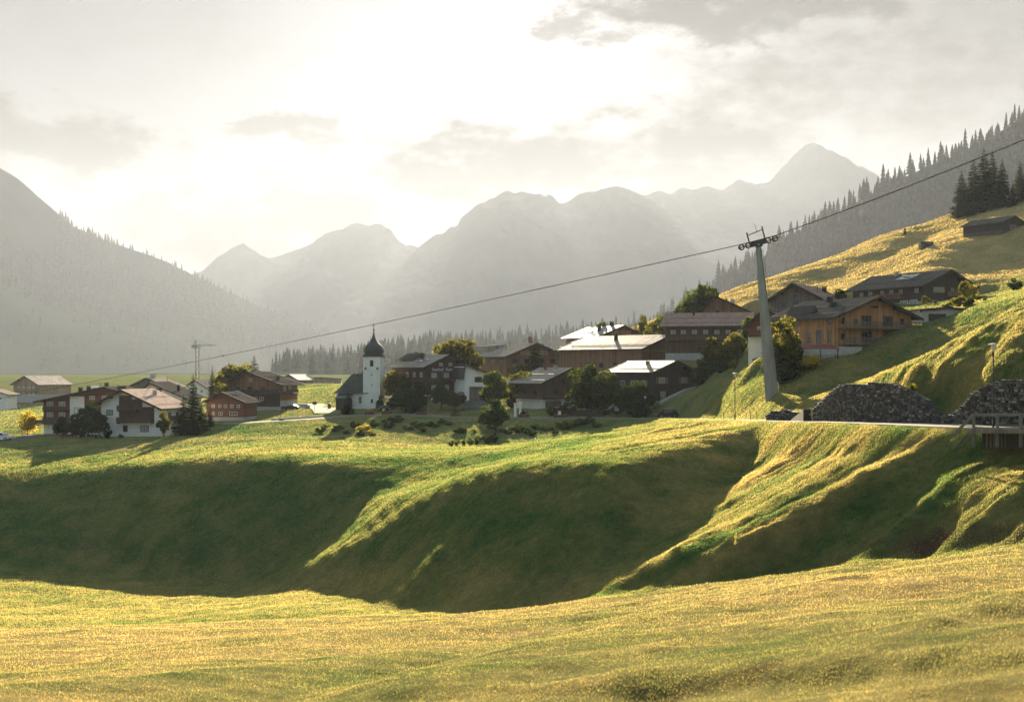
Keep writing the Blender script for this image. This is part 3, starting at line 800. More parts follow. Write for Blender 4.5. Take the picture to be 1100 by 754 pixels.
m_rock = mountain_mat('rocky_slope', (.018,.026,.014), (.05,.058,.04), (.115,.11,.10), .54, .0011)
RIDGE_L = [(-500,-90),(-300,20),(-120,110),(0,181),(20,194),(40,211),(60,228),(80,244),(115,259),(150,271),(180,283),(210,297),(240,310),(270,325),(300,337),(330,350),(365,363),(400,374),(440,383),(480,391),(540,395)]
XL = mountain('mountain', RIDGE_L, [(-500,4600),(0,5700),(540,7400)], [(-500,2000),(0,2600),(300,4700),(540,6600)], -14, -420, 540, m_wood, 'hazy wooded mountain filling the left side of the valley', 300, 130, 45, 12, .95, 3, .0012)
XF = mountain('mountain', [(60,372),(130,340),(180,308),(226,282),(250,268),(262,265),(285,269),(300,268),(330,262),(345,255),(380,246),(420,250),(450,262),(520,300),(640,340),(760,380)], 9200, 7000, -10, 60, 760, m_rock, 'pale distant peak under the cloud left of the middle mountain', 240, 60, 190, 95, 1.0, 5, .0010)
XC = mountain('mountain', [(330,350),(380,310),(420,292),(445,272),(470,252),(490,240),(505,226),(516,215),(530,212),(548,211),(580,214),(600,217),(630,212),(650,206),(660,203),(675,207),(690,214),(720,232),(800,262),(900,310),(1000,360)], 7900, [(330,6600),(1000,5400)], -12, 330, 1000, m_rock, 'broad grey mountain in the middle of the valley behind the village', 280, 70, 240, 95, .95, 7, .0011)
XR = mountain('mountain', [(560,330),(640,260),(690,214),(710,205),(740,206),(770,200),(800,194),(830,188),(850,174),(866,160),(880,156),(900,161),(930,176),(980,205),(1060,250),(1200,330)], 8900, 7000, -10, 560, 1200, m_rock, 'pale pointed peak between the middle mountain and the wooded slope', 240, 60, 200, 110, 1.0, 9, .0010)
RIDGE_R = [(600,384),(640,375),(680,362),(700,354),(720,338),(740,326),(760,312),(780,300),(800,288),(830,268),(860,252),(900,229),(930,212),(960,197),(1000,178),(1030,166),(1050,156),(1080,138),(1100,123),(1160,85),(1260,20),(1420,-90)]
XW = mountain('wooded_slope', RIDGE_R, [(600,3300),(800,2900),(1100,2450),(1420,2200)], [(600,2100),(800,1400),(1000,1080),(1420,920)], 20, 600, 1420, m_wood, 'steep wooded mountainside rising on the right', 260, 110, 22, 4, 1.1, 12, .006)
XH = mountain('hill', [(330,392),(380,384),(430,376),(480,370),(540,368),(600,362),(650,356),(700,350),(800,340)], 2900, 1900, -12, 330, 800, m_wood, 'low wooded rise behind the village', 120, 40, 14, 3, 1.0, 15, .006)

def scatter(name, field, N, sel, hs, protos, label, seed):
    """far-off wood: one mass of small spruces standing on a slope"""
    r = np.random.default_rng(seed); X, Y, Z = field
    n, m = X.shape
    i = r.random(N*4)*(n-3.01); j = r.random(N*4)*(m-1.01)
    a, b = i.astype(int), j.astype(int); fi, fj = i-a, j-b
    g = lambda A: (A[a,b]*(1-fj)+A[a,b+1]*fj)*(1-fi)+(A[a+1,b]*(1-fj)+A[a+1,b+1]*fj)*fi
    x, y, z = g(X), g(Y), g(Z)
    w = sel(x, y, z, i/(n-3), 550+x/y*F, r); keep = np.nonzero(r.random(N*4) < w)[0][:N]
    VV = []; TT = []; off = 0
    for pi, pm in enumerate(protos):
        me = pm; nv_ = len(me.vertices); co = np.zeros(nv_*3, np.float32); me.vertices.foreach_get('co', co); co = co.reshape(-1, 3)
        tri = np.zeros(len(me.loops), np.int32); me.loops.foreach_get('vertex_index', tri); tri = tri.reshape(-1, 3)
        k = keep[pi::len(protos)]; K = len(k)
        h = hs(r, K); ang = r.random(K)*6.283; ws = h*(.8+.5*r.random(K))
        ca, sa = np.cos(ang), np.sin(ang)
        vx = (co[None,:,0]*ca[:,None]-co[None,:,1]*sa[:,None])*ws[:,None]+x[k][:,None]
        vy = (co[None,:,0]*sa[:,None]+co[None,:,1]*ca[:,None])*ws[:,None]+y[k][:,None]
        vz = co[None,:,2]*h[:,None]+z[k][:,None]-.8
        VV.append(np.stack([vx, vy, vz], -1).reshape(-1, 3)); TT.append((tri[None]+(np.arange(K)*nv_)[:, None, None]).reshape(-1, 3)+off); off += K*nv_
    me = np_mesh(name, np.concatenate(VV), np.concatenate(TT), M['needle'])
    o = mesh_obj(name, me); tag(o, label, 'forest', kind='stuff'); return o
scatter('forest', XL, int(9000*QUAL), lambda x,y,z,t,px,r: np.clip((t-.25)*2, .1, 1)*np.clip(fbm(x*.0023, y*.0023, 3, 91)*2+.9, .1, 1)*((px > 60)|(t < .75)), lambda r, k: 14+34*r.random(k)**1.5, FARSP, 'dim far conifer forest on the left mountainside', 5)
scatter('forest', XW, int(6500*QUAL), lambda x,y,z,t,px,r: np.clip(fbm(x*.012, y*.012, 3, 92)*2.4+.85, .04, 1)*(t < .995), lambda r, k: 14+36*r.random(k)**1.5, FARSP+FARSPW[:1], 'hazy conifer forest covering the right mountainside', 6)
scatter('forest', XH, int(1500*QUAL), lambda x,y,z,t,px,r: np.clip(fbm(x*.008, y*.008, 3, 93)*2+.8, 0.05, 1), lambda r, k: 12+30*r.random(k)**1.5, FARSP, 'hazy treeline on the low rise behind the village', 7)
# spruces one can tell apart along the skyline of the right-hand slope: things of their own
r_ = random.Random(5); X, Y, Z = XW
cnt = 0; last = None
nv_ = X.shape[0]-2
while cnt < 230:
    pxx = 640+(1130-640)*(cnt+r_.random())/230*1.0
    j = int(np.argmin(np.abs(550+X[nv_-1]/Y[nv_-1]*F-pxx)))
    i = nv_-1-int(abs(r_.gauss(0, 1))*5)
    i = max(nv_-14, i)
    cnt += 1
    if abs(vnoise(np.array([pxx*.06]), np.array([3.3]), 4)[0]) < .03 and r_.random() < .6: continue
    h = r_.uniform(23, 44)*(1+.35*max(0, r_.gauss(0, 1)))*.86
    pm = r_.choice(FARSP+FARSPW)
    o = mesh_obj('spruce_tree', pm)
    o.location = (X[i, j]+r_.uniform(-3, 3), Y[i, j]+r_.uniform(-3, 3), Z[i, j]-1); w = h*r_.uniform(.8, 1.25); o.scale = (w, w, h); o.rotation_euler = (0, 0, r_.random()*6.28)
    tag(o, 'one of the hazy spruces along the skyline of the right-hand wooded slope', 'spruce', 'spruces on the skyline of the wooded slope')
def hit(px, row, d0=20, d1=700):
    """first point where the line of sight through (px, row) meets the ground between two depths"""
    d = d0
    while d < d1:
        if ground_z((px-550)/F*d, d) >= (HOR-row)/F*d: return d
        d += .5
    return d1
# ------------------------------------------------------------------ houses
class House:
    """a gabled house: local x runs along the gable front, y into the depth, the front stands at y = 0"""
    def __init__(s, name, label, cat, px, row, d, yaw, w, dep, he, hr, rx=0.0, he2=None, corner='L', base_h=2.4, base='plaster', wall='dwood', roof='roofgrey',
                 ovf=1.3, ovs=1.1, group=None, t=.28, trim='trim', deep=4.0):
        s.w, s.dep, s.he, s.hr, s.rx = w, dep, he, hr, rx; s.he2 = he if he2 is None else he2
        x, y, z = P(px, row, d); a = R(yaw); off = {'L': -w/2, 'R': w/2, 'C': 0}[corner]
        loc = Vector((x, y, z))-Matrix.Rotation(a, 3, 'Z') @ Vector((off, 0, 0))
        s.root = empty(name, loc, a); tag(s.root, label, cat, group)
        h2 = s.he2
        b = MB(); b.box(-w/2, w/2, 0, dep, -deep, base_h); s.base = b.build('base_wall', M[base], s.root)
        b = MB()
        prof = [(-w/2-.06, base_h-.02), (w/2+.06, base_h-.02), (w/2+.06, h2+.05), (rx, hr), (-w/2-.06, he+.05)]
        b.prism(prof, -.06, dep+.06); s.wall = b.build('wall', M[wall], s.root)
        # roof: one folded slab with real thickness
        sl = (hr-he)/(rx+w/2); sr = (hr-h2)/(w/2-rx)
        xl, zl = -w/2-ovs, he-sl*ovs; xr, zr = w/2+ovs, h2-sr*ovs
        s.xl, s.zl, s.xr, s.zr, s.t, s.ovf = xl, zl, xr, zr, t, ovf
        q = [(xl,zl+.05),(rx,hr+.05),(xr,zr+.05),(xr,zr+t),(rx,hr+t+.06),(xl,zl+t)]
        b = MB(); y0, y1 = -ovf, dep+ovf
        vs = [(x_, y0, z_) for x_, z_ in q]+[(x_, y1, z_) for x_, z_ in q]
        fs = [(i, (i+1) % 6, (i+1) % 6+6, i+6) for i in range(6)]+[(0,1,4,5),(1,2,3,4),(6,11,10,7),(7,10,9,8)]
        b.add(vs, fs); s.roof = b.build('roof', M[roof], s.root)
        for yy in (y0-.07, y1+.01):                       # barge boards
            b = MB(); b.prism([(xl,zl-.12),(rx,hr-.12),(rx,hr+t+.10),(xl,zl+t+.04)], yy, yy+.06); b.build('barge_board', M[trim], s.root)
            b = MB(); b.prism([(rx+.001,hr-.12),(xr,zr-.12),(xr,zr+t+.04),(rx+.001,hr+t+.10)], yy, yy+.06); b.build('barge_board', M[trim], s.root)
        for (x_, z_, sg) in ((xl, zl, -1), (xr, zr, 1)):
            b = MB(); b.box(x_-.13 if sg < 0 else x_+.01, x_-.01 if sg < 0 else x_+.13, y0+.05, y1-.05, z_+.08, z_+.24); b.build('gutter', M['dsteel'], s.root)
        b = MB()                                          # purlin ends under the overhang
        for f in (.0, .5, 1.0):
            for sg in (-1, 1):
                if f == 0 and sg > 0: continue
                xx = rx+(xl+ovs-rx)*f if sg < 0 else rx+(xr-ovs-rx)*f
                zz = hr-(rx-xx)*sl if sg < 0 else hr-(xx-rx)*sr
                b.box(xx-.12, xx+.12, y0+.25, -.05, zz-.34, zz-.02)
        b.build('purlin', M[trim], s.root)
    def roof_z(s, x):
        return s.hr-(s.rx-x)*(s.hr-s.he)/(s.rx+s.w/2) if x < s.rx else s.hr-(x-s.rx)*(s.hr-s.he2)/(s.w/2-s.rx)
    def face(s, f, u, out, z):
        return {'F': (u, -.06-out, z), 'L': (-s.w/2-.06-out, u, z), 'R': (s.w/2+.06+out, u, z)}[f]
    def slab(s, b, f, u0, u1, o0, o1, z0, z1):
        a = s.face(f, u0, o0, z0); c = s.face(f, u1, o1, z1)
        b.box(min(a[0],c[0]), max(a[0],c[0]), min(a[1],c[1]), max(a[1],c[1]), z0, z1)
    def window(s, f, u, z, ww=1.1, hh=1.2, frame='white', glass='glass', shutters=None, door=False, mull=1):
        b = MB(); e = .09
        s.slab(b, f, u-ww/2, u-ww/2+e, 0, .07, z, z+hh); s.slab(b, f, u+ww/2-e, u+ww/2, 0, .07, z, z+hh)
        s.slab(b, f, u-ww/2+e, u+ww/2-e, 0, .065, z, z+e); s.slab(b, f, u-ww/2+e, u+ww/2-e, 0, .065, z+hh-e, z+hh)
        for k in range(mull):
            c = u-ww/2+ww*(k+1)/(mull+1); s.slab(b, f, c-.035, c+.035, 0, .06, z+e, z+hh-e)
        fo = b.build('door' if door else 'window', M[frame], s.root)
        b = MB(); s.slab(b, f, u-ww/2+e*.5, u+ww/2-e*.5, .004, .025, z+e*.5, z+hh-e*.5); b.build('pane', M[glass], fo)
        if shutters:
            for sg in (-1, 1):
                b = MB(); x0 = u+sg*(ww/2+.02); x1 = u+sg*(ww/2+.02+ww*.5)
                s.slab(b, f, min(x0,x1), max(x0,x1), 0, .045, z-.02, z+hh+.02); b.build('shutter', M[shutters], fo)
        return fo
    def row(s, f, us, z, **k):
        for u in us: s.window(f, u, z, **k)
    def balcony(s, f, u0, u1, z, depth=1.2, mat='dwood', rail=1.0, gaps=False, name='balcony'):
        b = MB(); s.slab(b, f, u0, u1, .01, depth, z-.18, z); s.slab(b, f, u0+.1, u0+.3, .01, depth-.1, z-.42, z-.18); s.slab(b, f, u1-.3, u1-.1, .01, depth-.1, z-.42, z-.18)
        o = b.build(name, M[mat], s.root); b = MB()
        s.slab(b, f, u0, u1, depth-.10, depth, z+rail-.1, z+rail)
        if gaps:
            n = max(2, int((u1-u0)/.22))
            for k in range(n+1):
                c = u0+.03+(u1-u0-.06)*k/n; s.slab(b, f, c-.035, c+.035, depth-.07, depth-.03, z, z+rail-.1)
            n = max(1, int((u1-u0)/2.2))
            for k in range(n+1):
                c = u0+.06+(u1-u0-.12)*k/n; s.slab(b, f, c-.06, c+.06, depth-.11, depth+.01, z-.1, z+rail+.02)
        else:
            s.slab(b, f, u0, u1, depth-.07, depth-.03, z+.05, z+rail-.14)
        b.build('railing', M[mat], o); return o
    def panel(s, name, f, u0, u1, z0, z1, mat, out=.035, o0=-.03):
        b = MB(); s.slab(b, f, u0, u1, o0, out, z0, z1); return b.build(name, M[mat], s.root)
    def chimney(s, x, y, h=1.3, a=.6, mat='greyplaster', cap=True, z=None):
        z = s.roof_z(x) if z is None else z
        b = MB(); b.box(x-a/2, x+a/2, y-a/2, y+a/2, z-.6, z+h)
        if cap:
            b.box(x-a/2-.1, x+a/2+.1, y-a/2-.1, y+a/2+.1, z+h+.16, z+h+.25)
            for sx in (-1, 1):
                for sy in (-1, 1): b.box(x+sx*a*.36-.05, x+sx*a*.36+.05, y+sy*a*.36-.05, y+sy*a*.36+.05, z+h, z+h+.16)
        return b.build('chimney', M[mat], s.roof)
    def pipe(s, x, y, h=1.2, r=.07, mat='dsteel'):
        z = s.roof_z(x); b = MB(); b.lathe([(r, z-.2),(r, z+h),(r*1.7, z+h),(r*1.7, z+h+.12)], 8, (x, y)); return b.build('vent_pipe', M[mat], s.roof)
    def snowguard(s, side='L'):
        b = MB()
        for f in (.18, .55):
            x = s.xl+(s.rx-s.xl)*f if side == 'L' else s.xr+(s.rx-s.xr)*f
            z = s.roof_z(x)+s.t
            b.tube([(x, -s.ovf+.3, z+.16),(x, s.dep+s.ovf-.3, z+.16)], .035, 5)
            n = int(s.dep/1.5)
            for k in range(n+1):
                y = -s.ovf+.4+(s.dep+2*s.ovf-.8)*k/n; b.box(x-.02, x+.02, y-.02, y+.02, z-.06, z+.16)
        return b.build('snow_guard', M['dsteel'], s.roof)
    def solar(s, x0, x1, y0, y1):
        b = MB(); za, zb = s.roof_z(x0)+s.t+.12, s.roof_z(x1)+s.t+.12
        b.add([(x0,y0,za),(x1,y0,zb),(x1,y1,zb),(x0,y1,za),(x0,y0,za+.1),(x1,y0,zb+.1),(x1,y1,zb+.1),(x0,y1,za+.1)], [(0,3,2,1),(4,5,6,7),(0,1,5,4),(1,2,6,5),(2,3,7,6),(3,0,4,7)])
        for y in (y0+.3, y1-.3): b.box(x0+.1, x0+.2, y-.05, y+.05, za-.4, za); b.box(x1-.2, x1-.1, y-.05, y+.05, zb-.4, zb)
        return b.build('solar_panel', M['panel'], s.roof)

# --- left cluster
h = House('guesthouse', 'large dark wood guesthouse with a white plaster strip between balconies, behind dark trees', 'guesthouse', 47, 470, 310, 0, 21.5, 15, 8.9, 12.0, 4.2, 10.2, 'L', 3.4, 'plaster', 'rwood', 'roofdark', 1.5, 2.0)
h.panel('plaster_strip', 'F', -4.4, -.9, 3.4, 10.0, 'plaster'); h.window('F', -2.6, 5.9, 1.5, 1.4, 'trim')
for z in (5.0, 7.6): h.balcony('F', -10.6, -4.6, z-.9, 1.3, 'dwoodh', .95); h.row('F', (-9.2, -6.3), z-.4, ww=1.5, hh=1.5, glass='glasslight')
h.balcony('F', -12.2, -4.7, 3.4, 1.6, 'dwood', 1.0); h.row('F', (1.0, 4.0, 6.6), 9.2, ww=1.3, hh=.9, glass='glasslight'); h.row('F', (1.0, 4.0), 6.4, ww=1.3, hh=1.2, glass='glasslight')
h.window('F', -7.0, 1.0, 1.2, 1.3, 'trim'); h.panel('plinth', 'F', -10.8, -2.5, -2, .9, 'rwood', .08)
for x, hh in ((-3.2, 1.5), (-1.2, 1.4), (3.2, 1.3)): h.chimney(x, 4, hh, .8, 'trim')
h.chimney(6.6, 5, 1.0, 1.7, 'trim'); h.pipe(2.0, 3, 1.5)
b = MB(); b.box(-3.0, -.2, 7, 11, 9.5, 12.2); b.build('lift_shaft', M['plaster'], h.roof)

h = House('chalet', 'white chalet with dark timber gable and sunlit roof slope, foremost of the left houses', 'chalet', 172.5, 469, 285, -13, 14.6, 12, 7.4, 10.2, -1.7, 6.4, 'R', 3.1, 'plaster', 'plaster', 'rooflight', 1.5, 1.0)
h.panel('timber_cladding', 'F', -2.9, 5.8, 3.1, 6.6, 'dwood'); h.panel('timber_cladding', 'F', -2.9, 2.9, 6.6, 8.3, 'dwood'); h.panel('timber_cladding', 'F', -2.9, .3, 8.3, 9.1, 'dwood')
h.balcony('F', -2.9, 5.8, 3.3, 1.3, 'dwood', 1.0); h.balcony('F', -2.9, 1.8, 6.0, 1.1, 'dwood', .95)
h.row('F', (-1.2, 4.0), 3.6, ww=1.6, hh=1.7, frame='trim'); h.row('F', (-1.2,), 6.3, ww=1.3, hh=1.5, frame='trim'); h.window('F', 3.6, 5.6-.4, 1.1, .9, 'trim')
h.window('F', -1.3, 1.0, 1.1, 1.4, 'trim'); h.window('F', 3.4, 1.0, 2.1, 1.4, 'trim', 'glasslight'); h.window('F', -5.2, 4.6, 1.7, 1.3, 'trim', 'glasslight'); h.panel('flower_box', 'F', -6.1, -4.3, 4.1, 4.45, 'white', .35)
h.balcony('R', 2, 9, 3.6, 1.1, 'dwood', 1.0); h.row('R', (4, 7.5), 4.0, ww=1.2, hh=1.2, frame='trim')
h.chimney(1.5, 8, 1.2, .7); h.snowguard('R')

h = House('chalet', 'brown gabled chalet with a white right-hand wall, half hidden behind the white chalet', 'chalet', 199, 447, 345, -8, 13.6, 11, 5.6, 8.9, -3.0, 5.0, 'R', 1.0, 'plaster', 'plaster', 'roofdark', 1.3, 1.0)
h.panel('timber_cladding', 'F', -6.0, .6, 1.5, 6.3, 'bwood'); h.panel('timber_cladding', 'F', -4.7, .2, 6.3, 7.5, 'bwood'); h.row('F', (-3.2, -.8), 5.4, ww=1.1, hh=.9, glass='glasslight'); h.window('F', 3.4, 2.6, 1.2, 1.2, 'trim')
h.chimney(3.2, 4, 1.8, .6, 'trim'); h.pipe(-5.4, 3, 1.6)

h = House('timber_house', 'small red-brown log house with two rows of white-framed windows', 'house', 262.5, 452, 305, -7, 9.3, 9, 4.6, 6.6, -.6, 4.4, 'R', .9, 'greyplaster', 'rwood', 'roofdark', 1.2, .8)
h.row('F', (-3.0, -1.4, 0, 1.6, 3.2), 3.1, ww=.75, hh=.75, glass='glass'); h.row('F', (-3.2, -1.2), 1.3, ww=.9, hh=.8); h.window('F', 2.0, 1.3, 2.0, .8, mull=2); h.chimney(1.2, 5, 1.0, .6)

h = House('timber_house', 'dark brown gabled house on a terrace, higher up behind the small log house', 'house', 301, 441, 335, -12, 14.6, 12, 7.2, 9.9, -1.2, 6.9, 'R', 2.6, 'greyplaster', 'bwood', 'roofdark', 1.5, 1.3)
h.panel('lower_cladding', 'F', -7.2, 7.3, 1.0, 4.4, 'blackwood', .06); h.balcony('F', -7.2, 7.6, 4.5, 1.8, 'blackwood', 1.0); h.row('F', (-4.6, -1.2, 2.4), 5.2, ww=1.3, hh=1.1, glass='glass', frame='trim'); h.row('F', (.4, 2.2), 2.6, ww=1.2, hh=.9, glass='glasslight')
h.window('F', -.9, 7.6, .9, .8); h.balcony('R', 1, 9, 4.5, 1.5, 'blackwood', 1.0); h.row('R', (3, 6.5), 5.0, ww=1.8, hh=1.7, glass='glasslight'); h.chimney(5.0, 4, 1.2, .7, 'trim'); h.pipe(-1.0, 1.0, 1.0); h.snowguard('R')

# --- far hazy houses
h = House('farmhouse', 'pale hazy gabled building with a sunlit roof slope at the far left', 'house', 42, 428, 640, -24, 17, 22, 7.0, 11.0, 0, None, 'R', 2, 'greyplaster', 'palewood', 'roofmetal', 1.5, 1.0)
h.row('F', (-5, -1.5, 2, 5), 4.6, ww=1.4, hh=1.3, glass='glasslight'); h.row('F', (-5, -1.5, 2, 5), 1.4, ww=1.4, hh=1.3, glass='glasslight'); h.balcony('F', -7, 7, 4.0, 1.2, 'palewood')
h = House('farmhouse', 'low white hazy house partly outside the picture, left of the pale gabled building', 'house', 8, 432, 600, -4, 15, 10, 3.6, 5.8, 0, None, 'R', 3, 'plaster', 'plaster', 'roofgrey'); h.row('F', (-4, 0, 4), 1.2, ww=1.2, hh=1.1)
h = House('farmhouse', 'hazy grey-brown house with a broad roof and one big chimney, beyond the brown chalet', 'house', 181, 432, 520, -12, 17, 14, 6.3, 9.6, -1, None, 'R', 3, 'greyplaster', 'gwood', 'roofgrey', 1.2, 1.6)
h.row('F', (-5, -2, 1, 4), 4.2, ww=1.5, hh=1.3, glass='glasslight'); h.chimney(-1, 5, 1.8, 1.5); h.pipe(6, 4, 3.0, .1)
h = House('farmhouse', 'faint hazy house with a bright roof edge, right of the terraced brown house', 'house', 320, 416, 760, -30, 12, 14, 4.6, 7.4, 0, None, 'R', 2, 'greyplaster', 'gwood', 'roofmetal'); h.row('F', (-3, 0, 3), 2.4, ww=1.2, hh=1.1, glass='glasslight')
h = House('barn', 'long flat-roofed pale building far off, left of the church roof', 'building', 345, 416, 800, 4, 24, 12, 5.2, 6.0, 0, None, 'C', 1.5, 'greyplaster', 'palewood', 'roofgrey', .8, .8); h.row('F', (-9, -5, -1, 3, 7), 2.4, ww=1.8, hh=1.2, glass='glasslight')
h = House('farmhouse', 'faint hazy chalet standing among trees above the dark tall spruce', 'house', 222, 427, 560, -20, 11, 10, 4.4, 7.4, 0, None, 'R', 2, 'plaster', 'plaster', 'roofgrey'); h.row('F', (-3, 0, 3), 2.2, ww=1.1, hh=1.1)
h = House('garden_house', 'small white house with a reddish front just behind the church tower', 'house', 419, 428, 352, 10, 6.5, 7, 3.6, 5.2, 0, None, 'R', 1.2, 'plaster', 'plaster', 'roofpink', .6, .6); h.window('F', -1.2, 1.4, 1.4, 1.1, 'redsteel'); h.window('F', 1.5, 1.4, 1.2, 1.1, 'redsteel')

# --- inn beside the church
h = House('inn', 'dark timber inn with pale lettering across its gable beside the church', 'inn', 458, 429, 325, 33, 11.6, 18.5, 8.6, 11.1, 0, None, 'L', 1.2, 'plaster', 'dwoodh', 'roofgrey', 1.6, 1.6)
h.row('F', (-3.6, 0, 3.6), 5.5, ww=1.5, hh=1.2, mull=2, glass='glasslight', shutters='dwood'); h.row('F', (-3.6, 0, 3.6), 2.4, ww=1.5, hh=1.2, mull=2, glass='glasslight', shutters='dwood'); h.row('F', (-1.6, 1.2), 8.5, ww=1.0, hh=.8, glass='glasslight')
h.balcony('F', -5.9, 5.9, 4.5, 1.2, 'dwood', .9); h.row('L', (2.5, 6.2, 10, 13.6), 5.6, ww=1.3, hh=1.3, glass='glasslight', shutters='rwood'); h.row('L', (2.5, 6.2, 10, 13.6), 2.4, ww=1.3, hh=1.3, shutters='rwood'); h.balcony('L', .3, 17.5, 4.6, 1.2, 'dwood', .9)
h.chimney(-2, 9, 1.3, .8, 'trim'); h.chimney(-1.5, 13, 1.5, .7, 'trim'); h.snowguard('L'); h.solar(-4.6, -2.8, 3.5, 8.0)
def lettering(txt, size, parent, loc, mat, bold=0.0):
    cu = bpy.data.curves.new('lettering', 'FONT'); cu.body = txt; cu.size = size; cu.extrude = .02; cu.offset = bold; cu.align_x = 'CENTER'; cu.materials.append(M[mat])
    tmp = bpy.data.objects.new('lettering_curve', cu); COL.objects.link(tmp); bpy.context.view_layer.update(); me = bpy.data.meshes.new_from_object(tmp.evaluated_get(bpy.context.evaluated_depsgraph_get())); bpy.data.objects.remove(tmp)
    o = mesh_obj('lettering', me); o.parent = parent; o.location = loc; o.rotation_euler = (R(90), 0, 0); return o
lettering('Gasthof', 1.05, h.root, (-2.6, -.12, 7.25), 'white', .012); lettering('Rote Wand', 1.05, h.root, (2.35, -.12, 7.25), 'white', .03)
b = MB(); b.prism([(-4.5, 10.2), (-1.2, 10.2), (-1.2, 11.9)], 10.5, 18.3); b.prism([(-1.2, 10.2), (4.0, 9.6), (4.0, 10.3), (-1.2, 11.9)], 10.5, 18.3); b.build('upper_roof', M['roofdark'], h.roof)
for i in range(4): b = MB(); z = h.roof_z(-3.6+i*.6)+.3; b.box(-3.9+i*.6, -3.5+i*.6, 8.6+i*.5, 9.6+i*.5, z, z+.22); b.build('skylight', M['glasslight'], h.roof)

h = House('annex', 'white annex with a dark gate and brown window on the right of the inn', 'annex', 499, 430, 322, 22, 6.2, 9, 8.3, 8.9, -3.0, 6.6, 'L', 6.4, 'plaster', 'plaster', 'roofdark', .8, .5)
h.window('F', .6, 4.5, 2.0, 1.4, 'dwood'); b = MB(); b.box(-1.8, 2.6, -.22, -.02, -2, 3.1); b.build('gate', M['gwood'], h.root); h.panel('ledge', 'F', -1.9, 2.7, 3.2, 3.4, 'trim', .4)

h = House('hotel', 'broad brown hotel with a low-pitched roof and tan gable panels behind the inn', 'hotel', 544, 412, 372, 30, 18.6, 23, 8.2, 11.6, 0, None, 'L', 1.5, 'plaster', 'bwood', 'roofgrey', 2.0, 1.8)
h.panel('gable_panel', 'F', -4.8, -1.0, 8.3, 9.7, 'palewood'); h.panel('gable_panel', 'F', 1.2, 4.8, 8.3, 9.7, 'palewood'); h.row('F', (-6.5, -2.4, 2.4, 6.5), 5.6, ww=1.8, hh=1.6, frame='trim'); h.row('F', (-6.5, -2.4, 2.4, 6.5), 2.4, ww=1.8, hh=1.6, frame='trim')
h.balcony('F', -9.2, 9.2, 4.9, 1.5, 'bwood', 1.0); h.row('L', (3, 8, 13, 18), 5.6, ww=1.6, hh=1.5, frame='trim'); h.chimney(.6, 3, 2.4, .9, 'bwood', False); h.pipe(-6, 6, 2.6); h.pipe(-3, 9, 2.0); h.pipe(-4.5, 14, 1.6); h.chimney(-5, 18, 1.0, 1.0)
b = MB(); b.prism([(-7.5, 8.7), (-1.2, 10.4), (-1.2, 11.6), (-7.5, 11.2)], 14, 25); b.build('dormer', M['roofgrey'], h.roof)

h = House('timber_house', 'dark timber house with grey roof and white garage plinth left of the big round tree', 'house', 582, 440, 302, 36, 16.5, 10.5, 6.4, 9.6, 0, None, 'L', 2.5, 'plaster', 'dwood', 'roofgrey', 1.3, 1.2)
h.balcony('F', -8.2, 8.2, 2.9, 1.2, 'dwoodh', .9); h.row('F', (-4, 1.6, 5), 3.4, ww=1.3, hh=1.3, frame='trim'); h.row('F', (-2, 2), 6.0, ww=1.1, hh=1.1, frame='trim'); h.row('L', (2.5, 6.5), 3.4, ww=1.3, hh=1.3, frame='trim'); h.balcony('L', .2, 10.2, 2.9, 1.2, 'dwoodh', .9)
b = MB(); b.box(-7.2, -2.4, -.05, .02, -.9, 2.0); b.build('garage_door', M['gwood'], h.root); h.chimney(-1.0, 4, 1.1, .8, 'greyplaster'); h.chimney(-1.4, 7.5, 1.0, .6, 'redsteel'); h.snowguard('L')

h = House('large_barn', 'big brown plank building with broad gleaming roof above the dark shuttered house', 'building', 689, 416, 314, 40, 19.2, 30, 9.5, 12.8, 0, None, 'L', .2, 'greyplaster', 'bwood', 'roofmetal', 1.2, 1.0)
h.panel('upper_boarding', 'F', -9.3, 9.3, 8.9, 9.15, 'palewood'); h.row('F', (-4, 0, 4), 4.6, ww=1.2, hh=1.2, frame='trim'); h.row('L', (4, 9, 14, 19), 4.8, ww=1.3, hh=1.3, frame='trim'); h.chimney(-3.5, 15, 1.6, .7, 'trim'); h.snowguard('L')

h = House('timber_house', 'dark timber house with shuttered windows and a gleaming roof beside the road bend', 'house', 700, 432, 280, 38, 13.2, 13.6, 6.6, 8.8, 0, None, 'L', .8, 'greyplaster', 'blackwood', 'roofmetal', 1.2, .9)
h.row('F', (-3.5, 3.5), 4.1, ww=1.8, hh=1.3, glass='glasslight', shutters='bwood'); h.row('F', (-3.2, 3.6), .9, ww=1.5, hh=1.4, glass='glasslight'); h.window('F', .6, .9, 1.2, 1.4, 'bwood'); h.row('L', (2.3, 5.8, 9.2), 3.5, ww=1.2, hh=1.2, shutters='bwood'); h.row('L', (2.5, 6), 1.0, ww=1.1, hh=1.1, glass='glasslight'); h.chimney(-2.0, 6, .9, .7, 'roofpink'); h.snowguard('L')
b = MB(); b.box(6.8, 9.6, 2.0, 7.0, -2, 3.0); b.prism([(6.7, 3.0), (9.9, 2.6), (9.9, 2.8), (6.7, 3.3)], 1.7, 7.3); b.build('side_shed', M['bwood'], h.root)

